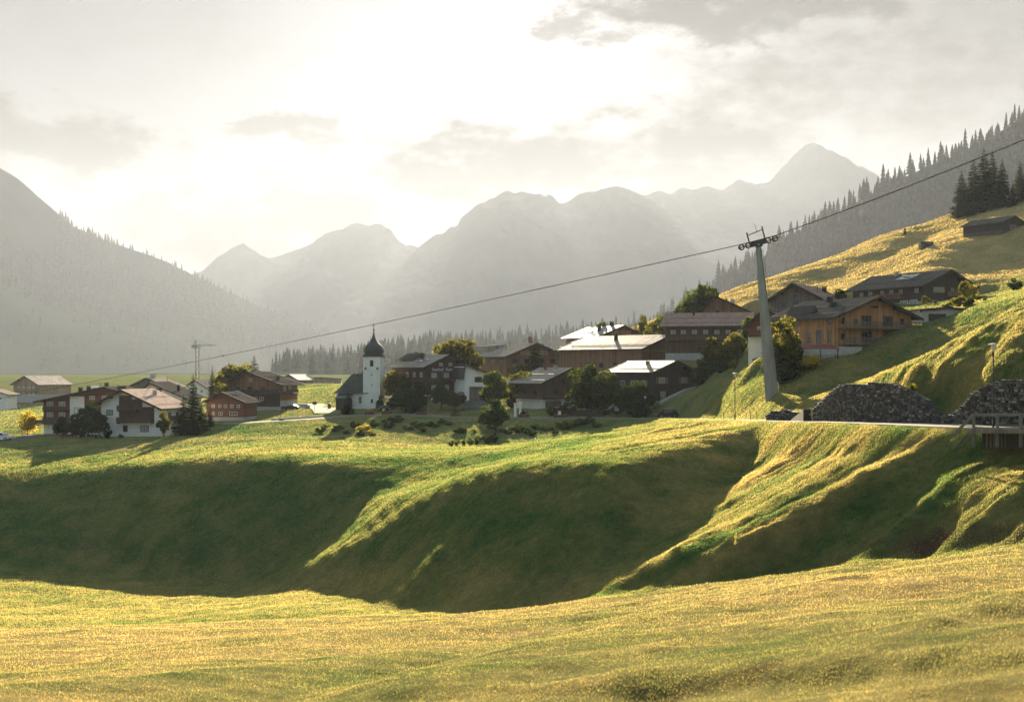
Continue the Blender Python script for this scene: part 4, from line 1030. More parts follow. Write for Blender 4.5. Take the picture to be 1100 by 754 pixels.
h = House('hotel', 'hotel with pale gable and several chimneys, topmost behind the gleaming roof', 'hotel', 642, 388, 378, 28, 16.5, 18, 7.4, 10.4, 0, None, 'L', 2.0, 'plaster', 'bwood', 'roofslate', 1.6, 1.6)
h.row('F', (-4, 0, 4), 5.0, ww=1.5, hh=1.4, frame='trim'); h.panel('gable_panel', 'F', -3.5, 3.5, 7.6, 9.2, 'palewood'); h.balcony('F', -8, 8, 4.2, 1.4, 'bwood'); h.chimney(-4, 6, 1.9, .9, 'trim'); h.chimney(.5, 6, 1.6, .9, 'trim'); h.chimney(4.5, 9, 1.5, .9, 'trim'); h.pipe(-6, 12, 2.0); h.solar(-5.4, -3.4, 9, 15)

# --- houses around the pylon
h = House('long_house', 'long brown building with a wide roof facing the valley, left of the pylon', 'building', 803, 386, 296, 76, 16.4, 19, 8.0, 10.9, 0, None, 'L', 1.5, 'greyplaster', 'dwood', 'roofpink', 1.2, 1.4)
h.row('L', (1.8, 4.4, 7.0, 9.6, 12.2, 14.8, 17.2), 5.8, ww=1.4, hh=1.2, frame='trim', glass='glasslight'); h.balcony('L', .2, 18.6, 4.6, 1.2, 'dwood', .9); h.row('L', (2, 5, 8, 11), 1.6, ww=1.2, hh=1.2, frame='trim'); h.chimney(-2, 13, 2.6, .45, 'trim', False); h.snowguard('L')
h = House('timber_house', 'house with slate roof slopes and an open gable, behind the long brown building', 'house', 806, 372, 326, -16, 12.5, 14, 9.0, 12.6, -2.4, 8.6, 'R', 1.5, 'greyplaster', 'bwood', 'roofslate', 1.4, 1.2)
h.row('F', (-2.5, .5), 6.2, ww=1.2, hh=1.0, frame='trim'); h.window('F', -2, 8.4, 1.0, .8, 'trim'); h.snowguard('R'); h.chimney(1, 7, 1.2, .7)
h = House('timber_house', 'house with a shining pinkish low roof, farthest left above the long brown building', 'house', 762, 370, 334, 62, 11, 12, 6.6, 8.8, 0, None, 'L', 1.5, 'greyplaster', 'bwood', 'roofmetal', 1.2, 1.0)
h.row('L', (2, 5, 8), 4.2, ww=1.2, hh=1.1, frame='trim'); h.chimney(-1, 4, 1.4, .6, 'trim')
h = House('timber_house', 'red-brown house peeping out between the pylon and the larch house', 'house', 853, 374, 238, -20, 8.5, 9, 4.4, 7.2, -1, 4.0, 'R', 2.2, 'plaster', 'rwood', 'roofdark', 1.0, 1.0, deep=7)
h.row('F', (-2, 1.6), 3.0, ww=1.1, hh=1.1, glass='glasslight'); h.balcony('F', -4, 4, 2.5, 1.1, 'rwood')
h = House('chalet', 'weathered grey-brown chalet with a pinkish tiled roof slope, behind the larch house', 'chalet', 884, 352, 252, -32, 10.8, 13.5, 5.6, 8.6, -.4, None, 'R', 1.5, 'greyplaster', 'gwood', 'roofpink', 1.4, 1.2)
h.row('F', (-3, 0, 3), 4.2, ww=1.2, hh=1.1, frame='trim'); h.window('F', 0, 6.4, 1.0, .8, 'trim'); h.balcony('F', -5.2, 5.2, 3.2, 1.2, 'gwood'); h.chimney(2.0, 11, 1.2, .8, 'trim'); h.pipe(2.6, 5, 1.6); h.snowguard('R')

h = House('larch_house', 'orange larch-clad house with two long grey balconies on its gable above the lawn', 'house', 897, 381, 214, 25, 16.4, 16.8, 6.5, 9.6, 0, None, 'L', 1.4, 'concrete', 'owood', 'roofdark', 1.5, 1.4, deep=6)
for z in (2.1, 4.8):
    h.balcony('F', -7.6, 8.0, z-.25, 1.6, 'gwood', 1.05, True)
    h.row('F', (-1.6, 3.0), z, ww=2.2, hh=1.9, frame='gwood', mull=2); h.row('F', (-6.6, 6.2), z+.4, ww=.9, hh=1.1, frame='gwood', mull=0)
h.row('F', (-3.9,), 5.1, ww=.8, hh=.9, frame='gwood', mull=0); b = MB(); h.slab(b, 'F', -.7, .9, 0, .05, 7.9, 8.35); b.build('gable_vent', M['trim'], h.root)
for u, z, hh in ((1.5, 2.0, 2.2), (4.2, 1.9, 2.4), (6.8, 2.0, 2.0), (10, 2.2, 2.0), (13, 2.0, 2.2)): h.window('L', u, z, .75 if u != 4.2 else 1.3, hh, 'gwood', mull=0)
h.row('L', (1.2, 10), 5.0, ww=1.2, hh=1.0, frame='gwood'); h.chimney(-4.2, 5.5, 1.0, .8, 'trim', False); h.chimney(-1.2, 10, 1.2, .8, 'trim', False); h.chimney(2.0, 12, 1.3, .7, 'trim', False); h.snowguard('L')
b = MB(); b.box(-8.4, -4.4, -2.2, -.3, -4, 1.3); b.build('terrace_base', M['concrete'], h.root)
b = MB(); b.prism([(-8.3, 5.9), (-5.2, 5.9), (-6.75, 8.6)], 7, 14); b.build('dormer', M['roofdark'], h.roof)
b = MB(); b.box(8.2, 16, 1.2, 1.7, -6, .4); b.build('retaining_wall', M['concrete'], h.root)

h = House('chalet', 'dark chalet with solar panels on its roof, highest house on the right slope', 'chalet', 992, 328, 290, 27, 14.5, 23, 4.8, 8.0, 0, None, 'L', 1.0, 'greyplaster', 'blackwood', 'roofdark', 1.5, 1.6, deep=5)
h.window('F', -2.6, 3.0, 3.6, 1.3, 'palewood', 'glasslight', mull=2); h.balcony('F', -1.0, 5.8, 2.3, 1.2, 'bwood', 1.0); h.row('F', (1.6, 4.4), 2.9, ww=1.2, hh=1.3, frame='bwood', glass='glasslight'); h.row('F', (-4.0, 0, 4.0), .2, ww=1.6, hh=1.2, frame='trim', glass='glasslight')
h.balcony('L', 6, 16, 2.1, 1.3, 'bwood', 1.0, True); h.row('L', (2, 7, 10, 13, 17, 20), 2.8, ww=1.5, hh=1.3, glass='glasslight', frame='trim'); h.row('L', (3, 6), -.1, ww=2.4, hh=1.5, glass='glasslight', frame='white'); h.solar(-4.4, -1.6, 6.5, 12); h.chimney(-1.0, 15, 1.0, .8); h.snowguard('L')
b = MB()
for i in range(5): b.box(-3.6+.3*i, -3.2+.3*i, 7+1.0*i, 7.7+1.0*i, h.roof_z(-3.4+.3*i)+.4, h.roof_z(-3.4+.3*i)+.9)
b.build('roof_vent', M['white'], h.roof)

h = House('garage', 'pale concrete garage sunk in the slope beside the larch house', 'garage', 1018, 349, 222, 4, 9.5, 7, 2.5, 2.8, 0, None, 'C', 2.4, 'concrete', 'concrete', 'roofgrey', .2, .2, t=.2)
b = MB(); b.box(-3.4, -.4, -.16, -.02, -1.5, 1.9); b.build('garage_door', M['blackwood'], h.root); b = MB(); b.box(1.2, 3.4, -.16, -.02, .4, 1.6); b.build('window', M['glass'], h.root)
h = House('hay_barn', 'dark wooden hay barn at the right picture edge, high on the golden slope', 'barn', 1076, 248.5, hit(1076, 252, 340, 470), 30, 10, 14, 2.6, 4.6, 0, None, 'L', .4, 'stone', 'blackwood', 'roofdark', .8, .8)
b = MB(); b.box(-1.4, 1.4, -.14, -.02, -.2, 2.2); b.build('door', M['gwood'], h.root)
b = MB(); b.box(-1.9, 1.9, 0, 2.6, -1.5, 2.0, 0)
for i in range(60): x, z = random.uniform(-1.8, 1.8), random.uniform(-.6, 1.9); b.box(x-.25, x+.25, -.1-random.random()*.1, .1, z-.13, z+.13)
o = b.build('stone_hut', M['stone']); o.location = G(996, hit(996, 266, 340, 470), -.2); tag(o, 'tiny grey stone hut alone on the golden hillside', 'stone hut')

# ------------------------------------------------------------------ church
def church():
    root = empty('church', P(392, 440, 329), R(-8)); tag(root, 'small white church with a dark onion dome and a shingled nave roof', 'church')
    t = 2.25
    b = MB(); b.box(-.5, 4.0, 0, 4.5, -3, 13.6); tw = b.build('tower', M['plaster2'], root)
    b = MB(); b.box(-.6, 4.1, -.1, 4.6, 10.1, 10.35); b.build('cornice', M['plaster2'], tw)
    b = MB(); b.box(-.72, 4.22, -.22, 4.72, 13.6, 13.85); b.build('cornice', M['dsteel'], tw)
    for x in (.2, 3.3): b = MB(); b.prism([(x-.35, 10.35), (x+.35, 10.35), (x, 11.0)], -.2, .3); b.build('corner_knob', M['onion'], tw)
    b = MB(); b.box(1.35, 2.2, -.05, -.0, 11.1, 12.7); b.build('belfry_opening', M['sign'], tw)
    b = MB()
    for i in range(7): b.add([(1.35,-.16,11.2+.2*i),(2.2,-.16,11.2+.2*i),(2.2,-.06,11.32+.2*i),(1.35,-.06,11.32+.2*i)], [(0,1,2,3)])
    b.build('louvre', M['trim'], tw)
    b = MB(); b.box(-.56, -.5, 1.8, 2.7, 11.1, 12.7); b.build('belfry_opening', M['sign'], tw)
    for x, z, w_, h_ in ((1.75, 8.6, .16, .6), (1.75, 6.0, .16, .6), (1.6, 1.7, .5, 1.0)): b = MB(); b.box(x, x+w_, -.04, .0, z, z+h_); b.build('slit_window', M['glass'], tw)
    cx, cy = 1.75, 2.25
    pr = [(2.35,13.85),(2.45,14.1),(2.3,14.35),(2.5,14.9),(2.62,15.6),(2.6,16.3),(2.35,17.1),(1.95,17.8),(1.45,18.4),(1.0,19.0),(.68,19.7),(.46,20.5),(.32,21.3),(.2,22.1),(.12,22.8),(.08,23.2)]
    pr = [(r_, 13.85+(z_-13.85)*.70) for r_, z_ in pr]; b = MB(); b.lathe(pr, 16, (cx, cy)); b.build('onion_dome', M['onion'], root, True)
    b = MB(); b.lathe([(.05,20.3),(.22,20.45),(.25,20.6),(.2,20.75),(.04,20.85)], 10, (cx, cy)); b.box(cx-.05, cx+.05, cy-.05, cy+.05, 20.8, 22.2); b.box(cx-.42, cx+.42, cy-.05, cy+.05, 21.5, 21.6); b.build('cross', M['dsteel'], root)
    b = MB(); b.prism_z([(-8.0,2.2),(-6.8,.6),(.2,.6),(.2,7.6),(-6.8,7.6),(-8.0,6.0)], -3, 4.3); b.build('nave_wall', M['plaster2'], root)
    # hipped, slightly flared nave roof
    e = [(-8.8,1.7),(-7.2,-.2),(1.0,-.2),(1.0,8.4),(-7.2,8.4),(-8.8,6.5)]; m1 = [(-7.6,2.3),(-6.5,1.1),(-.1,1.1),(-.1,7.1),(-6.5,7.1),(-7.6,5.9)]
    vs = [(x,y,4.15) for x,y in e]+[(x,y,5.35) for x,y in m1]+[(-4.6,4.1,9.1),(-.1,4.1,9.5)]
    fs = [(i,(i+1)%6,(i+1)%6+6,i+6) for i in range(6)]+[(6,7,12),(7,8,13,12),(8,9,13),(9,10,12,13),(10,11,12),(11,6,12),(5,4,3,2,1,0)]
    b = MB(); b.add(vs, fs); b.build('nave_roof', M['shingle'], root)
    b = MB(); b.box(-1.6, -.5, 3.4, 4.8, 8.4, 10.1); b.build('roof_turret', M['onion'], root)
    for x in (-5.6, -1.4): b = MB(); b.prism([(x-.35, 1.6), (x+.35, 1.6), (x+.35, 3.1), (x, 3.5), (x-.35, 3.1)], .53, .6); b.build('window', M['glass'], root)
    b = MB(); b.box(-7.0, -3.6, -2.6, .58, -2, 3.0); sh = b.build('lean_to', M['blackwood'], root)
    b = MB(); b.add([(-7.2,-2.9,2.8),(-3.4,-2.9,2.8),(-3.4,.55,3.9),(-7.2,.55,3.9),(-7.2,-2.9,3.0),(-3.4,-2.9,3.0),(-3.4,.55,4.1),(-7.2,.55,4.1)], [(0,3,2,1),(4,5,6,7),(0,1,5,4),(1,2,6,5),(2,3,7,6),(3,0,4,7)]); b.build('roof', M['onion'], sh)
church()

# ------------------------------------------------------------------ cableway pylon and rope
def pylon():
    bx, by, bz = P(829.5, 419, 186); root = empty('cableway_pylon', (bx, by, ground_z(bx, by)-.2), 0)
    tag(root, 'tall tapering steel cableway pylon leaning left, with wheel batteries at its head', 'pylon')
    tx, ty, tz = P(814.5, 263, 186); top = Vector((tx-bx, 0, tz-root.location.z))
    names = [(0, .30, 1.06, .88), (.30, .66, .86, .63), (.66, 1.0, .62, .38)]
    for t0, t1, r0, r1 in names:
        b = MB(); b.tube([top*(t0 if t0 else -.2), top*t1], [r0, r1], 16); s = b.build('shaft_section', M['steel'], root, False)
        b = MB(); b.tube([top*(t1-.006), top*(t1+.004)], [r1+.10, r1+.10], 16); b.build('flange', M['steel'], s)
    b = MB(); b.prism_z([(-1.7,-1.6),(1.7,-1.6),(1.7,1.6),(-1.7,1.6)], -3.5, -1.7); b.build('footing', M['concrete'], root)
    b = MB()
    for sx in (-.25, .25): b.tube([Vector((1.2+sx*.6, -.9, .5)), top+Vector((.45+sx*.6, -.35, -.6))], .03, 5)
    for i in range(46):
        f = i/46; c0 = Vector((1.2, -.9, .5)).lerp(top+Vector((.45, -.35, -.6)), f); b.tube([c0-Vector((.15,0,0)), c0+Vector((.15,0,0))], .02, 4)
    b.build('ladder', M['dsteel'], root)
    # head: rocker beams along the rope, each with sheaves
    sl = Vector((P(838,256,186)[0]-P(792,268,186)[0], 0, P(838,256,186)[2]-P(792,268,186)[2])).normalized(); up = Vector((-sl.z, 0, sl.x))
    c = top+Vector((0, 0, .25))
    b = MB(); b.bar(c-sl*1.1, c+sl*1.1, .8, .7); b.bar(c-up*.6, c+up*.35, .9, .9); hd = b.build('head_frame', M['dsteel'], root)
    b = MB(); b.bar(c-sl*1.25+up*.2, c-sl*1.25+up*1.9, .16, .3); b.bar(c+sl*1.1+up*.2, c+sl*1.1+up*2.2, .16, .3); b.build('upright', M['dsteel'], root)
    b = MB(); b.bar(c-sl*1.2+up*1.45, c+sl*1.1+up*1.75, .14, .14); b.build('cross_bar', M['redsteel'], root)
    b = MB(); b.tube([c+up*1.6+sl*.2, c+up*2.9+sl*.2], .03, 5); b.build('mast', M['dsteel'], root)
    for sg in (-1, 1):
        b = MB(); a0 = c+sl*sg*.7-up*.05; a1 = c+sl*sg*3.05+up*.02
        for yy in (-.24, .24): b.bar(a0+Vector((0,yy,0)), a1+Vector((0,yy,0)), .08, .16)
        be = b.build('rocker_beam', M['dsteel'], root)
        for k in range(2):
            w = c+sl*sg*(1.5+1.0*k)+up*.02; n = 20; b = MB(); vs = []; fs = []
            ring = [(.26,-.12),(.42,-.14),(.46,-.11),(.39,-.03),(.39,.03),(.46,.11),(.42,.14),(.26,.12)]
            for r_, yy in ring:
                for j in range(n): a = 2*math.pi*j/n; vs.append(w+Vector((math.cos(a)*r_, yy, math.sin(a)*r_)))
            for i in range(len(ring)):
                for j in range(n): i2 = (i+1) % len(ring); fs.append((i*n+j, i*n+(j+1)%n, i2*n+(j+1)%n, i2*n+j))
            b.add(vs, fs); b.bar(w-sl*.36, w+sl*.36, .12, .08); b.build('sheave', M['rubber'], be)
    ctr = Vector(root.location)+c+up*.42
    L = Vector(P(-90, 443, 470)); Rr = Vector(P(1330, 52, 118))
    b = MB(); pts = []
    hw = sl*2.6
    for a0, a1, sag, n in ((L, ctr-hw, 1.4, 40), (ctr-hw, ctr+hw, 0, 2), (ctr+hw, Rr, .6, 24)):
        for i in range(n): t = i/n; p = a0.lerp(a1, t); pts.append(p-Vector((0,0,4*sag*t*(1-t))))
    pts.append(Rr); b.tube(pts, .062, 6); o = b.build('cable', M['rope']); tag(o, 'long dark cable running over the pylon head and down across the valley', 'cable')
    m = b = MB(); f = (pts[18], 'x')
    for frac in (.5,):
        q = (ctr-hw).lerp(L, .40)-Vector((0,0,4*1.4*.4*.6)); b.lathe([(.05,-.28),(.16,-.2),(.16,.2),(.05,.28)], 8); o = b.build('cable_clamp', M['rope']); o.location = q; o.rotation_euler = (0, R(80), 0); tag(o, 'small dark clamp fixed on the cable left of the pylon', 'clamp')
pylon()

def crane():
    x, y, z = P(212, 412, 620); root = empty('tower_crane', (x, y, ground_z(x, y) if y < 1490 else z)); tag(root, 'thin hazy tower crane standing above the left houses', 'crane')
    H_ = (HOR-371)/F*620-root.location.z; b = MB()
    for sx in (-.7, .7):
        for sy in (-.7, .7): b.bar((sx,sy,-1), (sx,sy,H_), .16, .16)
    n = int(H_/2)
    for i in range(n): z0, z1 = i*H_/n, (i+1)*H_/n; b.bar((-.7,-.7,z0), (.7,-.7,z1), .1, .1); b.bar((.7,.7,z0), (-.7,.7,z1), .1, .1)
    b.build('mast', M['dsteel'], root)
    b = MB(); b.bar((-2.5,0,H_), (9.0,0,H_), .5, .3); b.bar((-.7,0,H_), (-.7,0,H_+2.5), .3, .3); b.bar((-.7,0,H_+2.5), (7,0,H_+.2), .1, .1); b.bar((-.7,0,H_+2.5), (-2.4,0,H_+.2), .1, .1); b.build('jib', M['dsteel'], root)
    b = MB(); b.box(-2.8, -1.4, -.5, .5, H_-1.4, H_-.1); b.build('counterweight', M['concrete'], root)
    b = MB(); b.box(.1, 1.5, -1.6, -.3, H_-2.2, H_-.3); b.build('cabin', M['white'], root)
crane()

# ------------------------------------------------------------------ stone walls
def stone_wall(name, line, label, thick=.9, course=.2, seed=1):
    """drystone retaining wall: a dark core and courses of separate, uneven stones"""
    rr = random.Random(seed); B = [Vector(P(px, row+.4, d)) for px, row, d, tr in line]; T = [(HOR-tr)/F*d for px, row, d, tr in line]
    cum = [0]
    for a, c in zip(B[:-1], B[1:]): cum.append(cum[-1]+(c.xy-a.xy).length)
    def at(s):
        for i in range(len(B)-1):
            if s <= cum[i+1] or i == len(B)-2:
                t = (s-cum[i])/(cum[i+1]-cum[i]); p = B[i].lerp(B[i+1], t); return p, T[i]+(T[i+1]-T[i])*t, (B[i+1].xy-B[i].xy).normalized()
    b = MB()
    for i in range(len(B)-1):
        t = (B[i+1].xy-B[i].xy).normalized(); nrm = Vector((-t.y, t.x)); nrm = nrm if nrm.y > 0 else -nrm
        p, q = B[i], B[i+1]
        vs = [(p.x+nrm.x*.14, p.y+nrm.y*.14, p.z-1.2), (q.x+nrm.x*.14, q.y+nrm.y*.14, q.z-1.2), (q.x+nrm.x*thick, q.y+nrm.y*thick, q.z-1.2), (p.x+nrm.x*thick, p.y+nrm.y*thick, p.z-1.2)]
        vs += [(a, c, (T[i] if k in (0, 3) else T[i+1])-.10) for k, (a, c, _) in enumerate(vs)]
        b.add(vs, [(0,3,2,1),(4,5,6,7),(0,1,5,4),(1,2,6,5),(2,3,7,6),(3,0,4,7)])
    root = b.build(name, M['mortar']); tag(root, label, 'stone wall')
    b = MB(); z0 = min(p.z for p in B)-.3; z1 = max(T)
    zc = z0
    while zc < z1+.1:
        s = -rr.random()*.3; ch = course*rr.uniform(.8, 1.2)
        while s < cum[-1]:
            L_ = rr.uniform(.18, .5); m = min(max(s+L_/2, 0.01), cum[-1]-.01); p, tp, t = at(m); nrm = Vector((-t.y, t.x)); nrm = nrm if nrm.y > 0 else -nrm
            if zc+ch*.5 < tp and zc > p.z-.5 and s > -.1:
                o = -rr.uniform(-.03, .10); hx = L_/2-rr.uniform(.01, .04); hz = ch/2-rr.uniform(.008, .025)
                c0 = p.xy+nrm*o; dpt = .3
                pts = []
                for yy, k in ((0, .86), (.06, 1), (dpt, 1)):
                    for sx, sz in ((-1,-1),(1,-1),(1,1),(-1,1)):
                        w = c0+t*(sx*hx*k+rr.uniform(-.02, .02))+nrm*(yy+rr.uniform(-.015, .015)); pts.append((w.x, w.y, zc+ch/2+sz*hz*k+rr.uniform(-.015, .015)))
                b.add(pts, [(0,1,2,3)]+[(i, i+4, (i+1)%4+4, (i+1)%4) for i in range(4)]+[(i+4, i+8, (i+1)%4+8, (i+1)%4+4) for i in range(4)])
            s += L_
        zc += ch
    b.build('stone_facing', M['stone'], root); return root
stone_wall('stone_wall', WALL1, 'rough dark stone retaining wall with a flat top above the road', seed=3)
stone_wall('stone_wall', WALL2, 'dark stone retaining wall rising to the right behind the railed bridge', seed=4)
stone_wall('stone_wall', [(822,451.0,156,446),(828,451.0,154,440.5),(846,451.4,151,440.5),(857,451.8,148.5,443)], 'low short stone wall topped with grass, left of the big stone wall', seed=5)

# ------------------------------------------------------------------ bridge and its railing
def bridge():
    root = empty('footbridge', P(1075, 462, 88)); tag(root, 'small bridge with a grey wooden railing below the stone wall at the right edge', 'bridge')
    ox, oy, oz = root.location
    def q(px, row, d): x, y, z = P(px, row, d); return Vector((x-ox, y-oy, z-oz))
    pa = [(1033,461.5,92),(1052,461.5,90),(1095,462,86.5),(1160,462,81.5)]
    b = MB()
    for (a, c) in zip(pa[1:-1], pa[2:]): b.bar(q(a[0], a[1]+1, a[2]+1.2), q(c[0], c[1]+1, c[2]+1.2), 2.4, .3)
    b.build('deck', M['gwood'], root)
    def seg(row_off0, row_off1, hh, name):
        b = MB()
        P0 = [q(1024,468,92.5)+Vector((0,0,hh-1.05)), q(1045,461.5,90.5)+Vector((0,0,hh)), q(1095,462,86.5)+Vector((0,0,hh)), q(1165,462,81)+Vector((0,0,hh))]
        for a, c in zip(P0[:-1], P0[1:]): b.bar(a, c, .10, .20 if hh > .8 else .12)
        b.build(name, M['railwood'], root)
    seg(0, 0, 1.05, 'handrail'); seg(0, 0, .12, 'lower_rail')
    for px, d in ((1045.5,90.4),(1071,88.4),(1096,86.3),(1122,84.3),(1150,82.2)):
        b = MB(); p0 = q(px, 462, d); b.box(p0.x-.09, p0.x+.09, p0.y-.16, p0.y-.01, p0.z-1.15, p0.z+1.12); b.build('post', M['railwood'], root)
    b = MB(); b.bar(q(1058,473,90.5), q(1165,472,82), .5, 1.2); b.build('abutment', M['mortar'], root)
    b = MB()
    for i in range(26): p0 = q(1060+4*i, 473, 89.9-.31*i); b.box(p0.x-.05, p0.x+.05, p0.y-.1, p0.y, p0.z-.55, p0.z+.55)
    b.build('boarding', M['gwood'], root)
bridge()

# ------------------------------------------------------------------ lamps, signs, fences
def street_lamp(loc, h, label, arms=0):
    root = empty('street_lamp', loc); tag(root, label, 'street lamp', 'street lamps')
    b = MB(); b.lathe([(.09,-.4),(.09,.8),(.055,.85),(.045,h-.5)], 10); b.build('pole', M['dsteel' if not arms else 'greyplaster'], root)
    if arms:
        b = MB(); b.bar((-.55,0,h-.45), (.55,0,h-.45), .07, .07); b.build('arm', M['white'], root)
        for sx in (-.6, .6): b = MB(); b.lathe([(.10,h-.55),(.28,h-.45),(.30,h-.32),(.06,h-.22)], 10, (sx, 0)); b.build('lamp_head', M['lamphead'], root)
    else:
        b = MB(); b.lathe([(.07,h-.52),(.10,h-.48),(.20,h-.06),(.19,h-.04)], 12); b.build('lamp_glass', M['lamphead'], root)
        b = MB(); b.lathe([(.10,h-.05),(.36,h-.02),(.36,h+.02),(.12,h+.08),(.03,h+.12)], 14); b.build('lamp_shade', M['white'], root)
        b = MB(); b.lathe([(.045,h-.9),(.08,h-.86),(.08,h-.55),(.05,h-.5)], 8); b.build('collar', M['dsteel'], root)
x, y, z = G(1067, 92.5); street_lamp((x, y, z), (HOR-370)/F*92.5-z, 'slim street lamp with a flat pale shade standing by the railed bridge')
x, y, z = G(789.5, 171); street_lamp((x, y, z), (HOR-401)/F*171-z, 'slim street lamp on the crest of the bank below the pylon')
x, y, z = G(460, 313); street_lamp((x, y, z), (HOR-423)/F*313-z, 'pale twin-headed street lamp on the green in front of the inn', 1)
x, y, z = G(693, 266); street_lamp((x, y, z), 4.4, 'short street lamp half lost in the dark bushes before the shuttered house')

def signpost(px, d, h, label, name='signpost', w=.9, hh=.55, mat='sign'):
    root = empty(name, G(px, d)); tag(root, label, 'sign')
    b = MB(); b.lathe([(.05,-.3),(.05,h)], 8); b.build('post', M['dsteel'], root); b = MB(); b.box(-w/2, w/2, -.09, -.05, h-hh, h); b.build('board', M[mat], root)
signpost(338, 322, 2.6, 'dark square sign on a post beside the lane to the church', w=1.1, hh=.75)
signpost(601, 276, 1.5, 'small white notice board by the road below the garage house', w=.6, hh=.8, mat='white')
signpost(662.5, 272, 2.4, 'small pale notice board among bushes by the shuttered house', w=.9, hh=1.1, mat='greyplaster')
b = MB(); b.tube([(0,0,-.3),(.03,0,.8),(.02,.02,1.75)], .035, 6); o = b.build('stake', M['bark']); o.location = G(200.5, 153); tag(o, 'thin lone stake standing on the floor of the hollow', 'stake')
b = MB(); b.tube([(0,0,-.3),(0,0,.7)], .06, 6); b.box(-.08, .08, -.1, .1, .6, .75); o = b.build('marker_post', M['white']); o.location = G(575, 205); tag(o, 'tiny white marker post at the shadow edge of the upper meadow', 'post')
for px, d, lab in ((777.5, 176, 'bent thin fence stake nearest the crest lamp'), (806, 166, 'tilted fence stake in the middle of the short row by the low wall'), (813, 163, 'fence stake closest to the low stone wall')):
    b = MB(); b.tube([(0,0,-.2),(.03,0,.5),(.02+random.uniform(-.1,.1),0,1.15)], .05, 6); o = b.build('fence_stake', M['bark']); o.location = G(px, d); tag(o, lab, 'fence stake', 'stakes along the road crest')
def fence(pts, label, name='fence', hgt=1.2, mat='blackwood', gap=.24):
    root = empty(name, pts[0]); tag(root, label, 'fence'); o0 = Vector(pts[0]); b = MB(); c = MB()
    for a, e in zip(pts[:-1], pts[1:]):
        a = Vector(a)-o0; e = Vector(e)-o0; n = max(1, int((e-a).length/gap))
        for i in range(n): p = a.lerp(e, i/n); b.box(p.x-.08, p.x+.08, p.y-.02, p.y+.02, p.z+.05, p.z+hgt*random.uniform(.94, 1.0))
        for z in (.35, hgt-.3): c.bar(a+Vector((0,.06,z)), e+Vector((0,.06,z)), .06, .09)
        k = max(1, int((e-a).length/2.2))
        for i in range(k+1): p = a.lerp(e, i/k); c.box(p.x-.06, p.x+.06, p.y+.02, p.y+.12, p.z-.3, p.z+hgt)
    b.build('pickets', M[mat], root); c.build('rail', M[mat], root)
fence([G(612,281), G(630,278), G(648,275)], 'dark picket fence along the road below the big round tree', hgt=1.5)
fence([G(4,322), G(20,322), G(33,320)], 'low weathered fence behind the yellow tree at the far left', mat='gwood', hgt=1.0, gap=.5)
def low_wall(pts, label, w=.35, hgt=.7, mat='concrete', name='low_wall', cat='low wall'):
    b = MB()
    for a, e in zip(pts[:-1], pts[1:]): b.bar(Vector(a)+Vector((0,0,hgt/2-.2)), Vector(e)+Vector((0,0,hgt/2-.2)), w, hgt+.4)
    o = b.build(name, M[mat]); tag(o, label, cat); return o
low_wall([G(709,270),G(722,273),G(735,276),G(747,280)], 'pale low concrete wall climbing from the road to the shuttered house')
low_wall([G(643,277),G(652,280),G(661,282)], 'pale steps and low wall leading up between the dark bushes')
low_wall([G(292,300),G(310,302),G(330,305),G(347,309)], 'pale stone kerb along the meadow below the parked cars', .5, .45)
for px, lab in ((553.5, 'slim white gate pillar, left one of the pair by the garage house'), (558.8, 'slim white gate pillar, right one of the pair by the garage house')):
    b = MB(); b.box(-.28, .28, -.28, .28, -.5, 2.9); b.box(-.36, .36, -.36, .36, 2.9, 3.05); o = b.build('gate_pillar', M['plaster']); o.location = G(px, 289); tag(o, lab, 'gate pillar', 'white gate pillars')

# flower troughs by the road
def planter(px, d, label, w=2.4, kind='flower', h=.7):
    root = empty('flower_trough', G(px, d), R(random.uniform(-8, 8))); tag(root, label, 'flower trough', 'flower troughs along the road')
    b = MB(); b.box(-w/2, w/2, -.35, .35, 0, h); b.box(-w/2-.05, w/2+.05, -.4, .4, h, h+.08); b.build('trough', M['rwood'], root)
    me = CROWN['bush'][0] if kind != 'gold' else CROWN['yellowbush'][0]
    o = mesh_obj('flowers', me, root); o.scale = (w*.75, .9, .9); o.location = (0, 0, h-.1)
planter(397, 314, 'flower trough overflowing with pale yellow plants below the church tower', 2.2, 'gold'); planter(415.5, 313, 'dark flower trough at the roadside nearest the blue car'); planter(452.5, 307, 'low dark flower trough by the road beneath the twin-headed lamp')
planter(489.5, 297, 'dark flower trough beside the forecourt of the white annex'); planter(562.5, 283, 'reddish flower trough in front of the white gate pillars')
planter(602, 277, 'large flower trough with a tall leafy plant by the picket fence', 3.0, h=.9)

# parasols and things in front of the larch house
def parasol(px, d, label, h=2.6, r=1.7):
    root = empty('parasol', G(px, d)); tag(root, label, 'parasol', 'white parasols')
    b = MB(); b.lathe([(.25,0),(.25,.08),(.035,.1),(.03,h)], 8); b.build('pole', M['dsteel'], root)
    b = MB(); b.lathe([(r,h-.75),(r,h-.6),(r*.75,h-.3),(r*.4,h-.05),(.05,h+.08)], 10); b.build('canopy', M['canvas'], root)
parasol(843, 226, 'white parasol farther from the larch house, close to the pylon', 3.4, 1.8); parasol(851, 221, 'white parasol closer to the larch house corner', 2.6, 1.9)
root = empty('awning', G(878, 209.5, -.2), R(10)); tag(root, 'small red awning roof below the side wall of the larch house', 'awning')
b = MB(); b.add([(-3.4,-1.4,2.2),(3.2,-1.4,2.2),(3.0,1.0,2.9),(-3.2,1.0,2.9),(-3.4,-1.4,2.1),(3.2,-1.4,2.1),(3.0,1.0,2.8),(-3.2,1.0,2.8)], [(0,1,2,3),(7,6,5,4),(0,4,5,1),(1,5,6,2),(2,6,7,3),(3,7,4,0)]); b.build('cover', M['awning'], root)
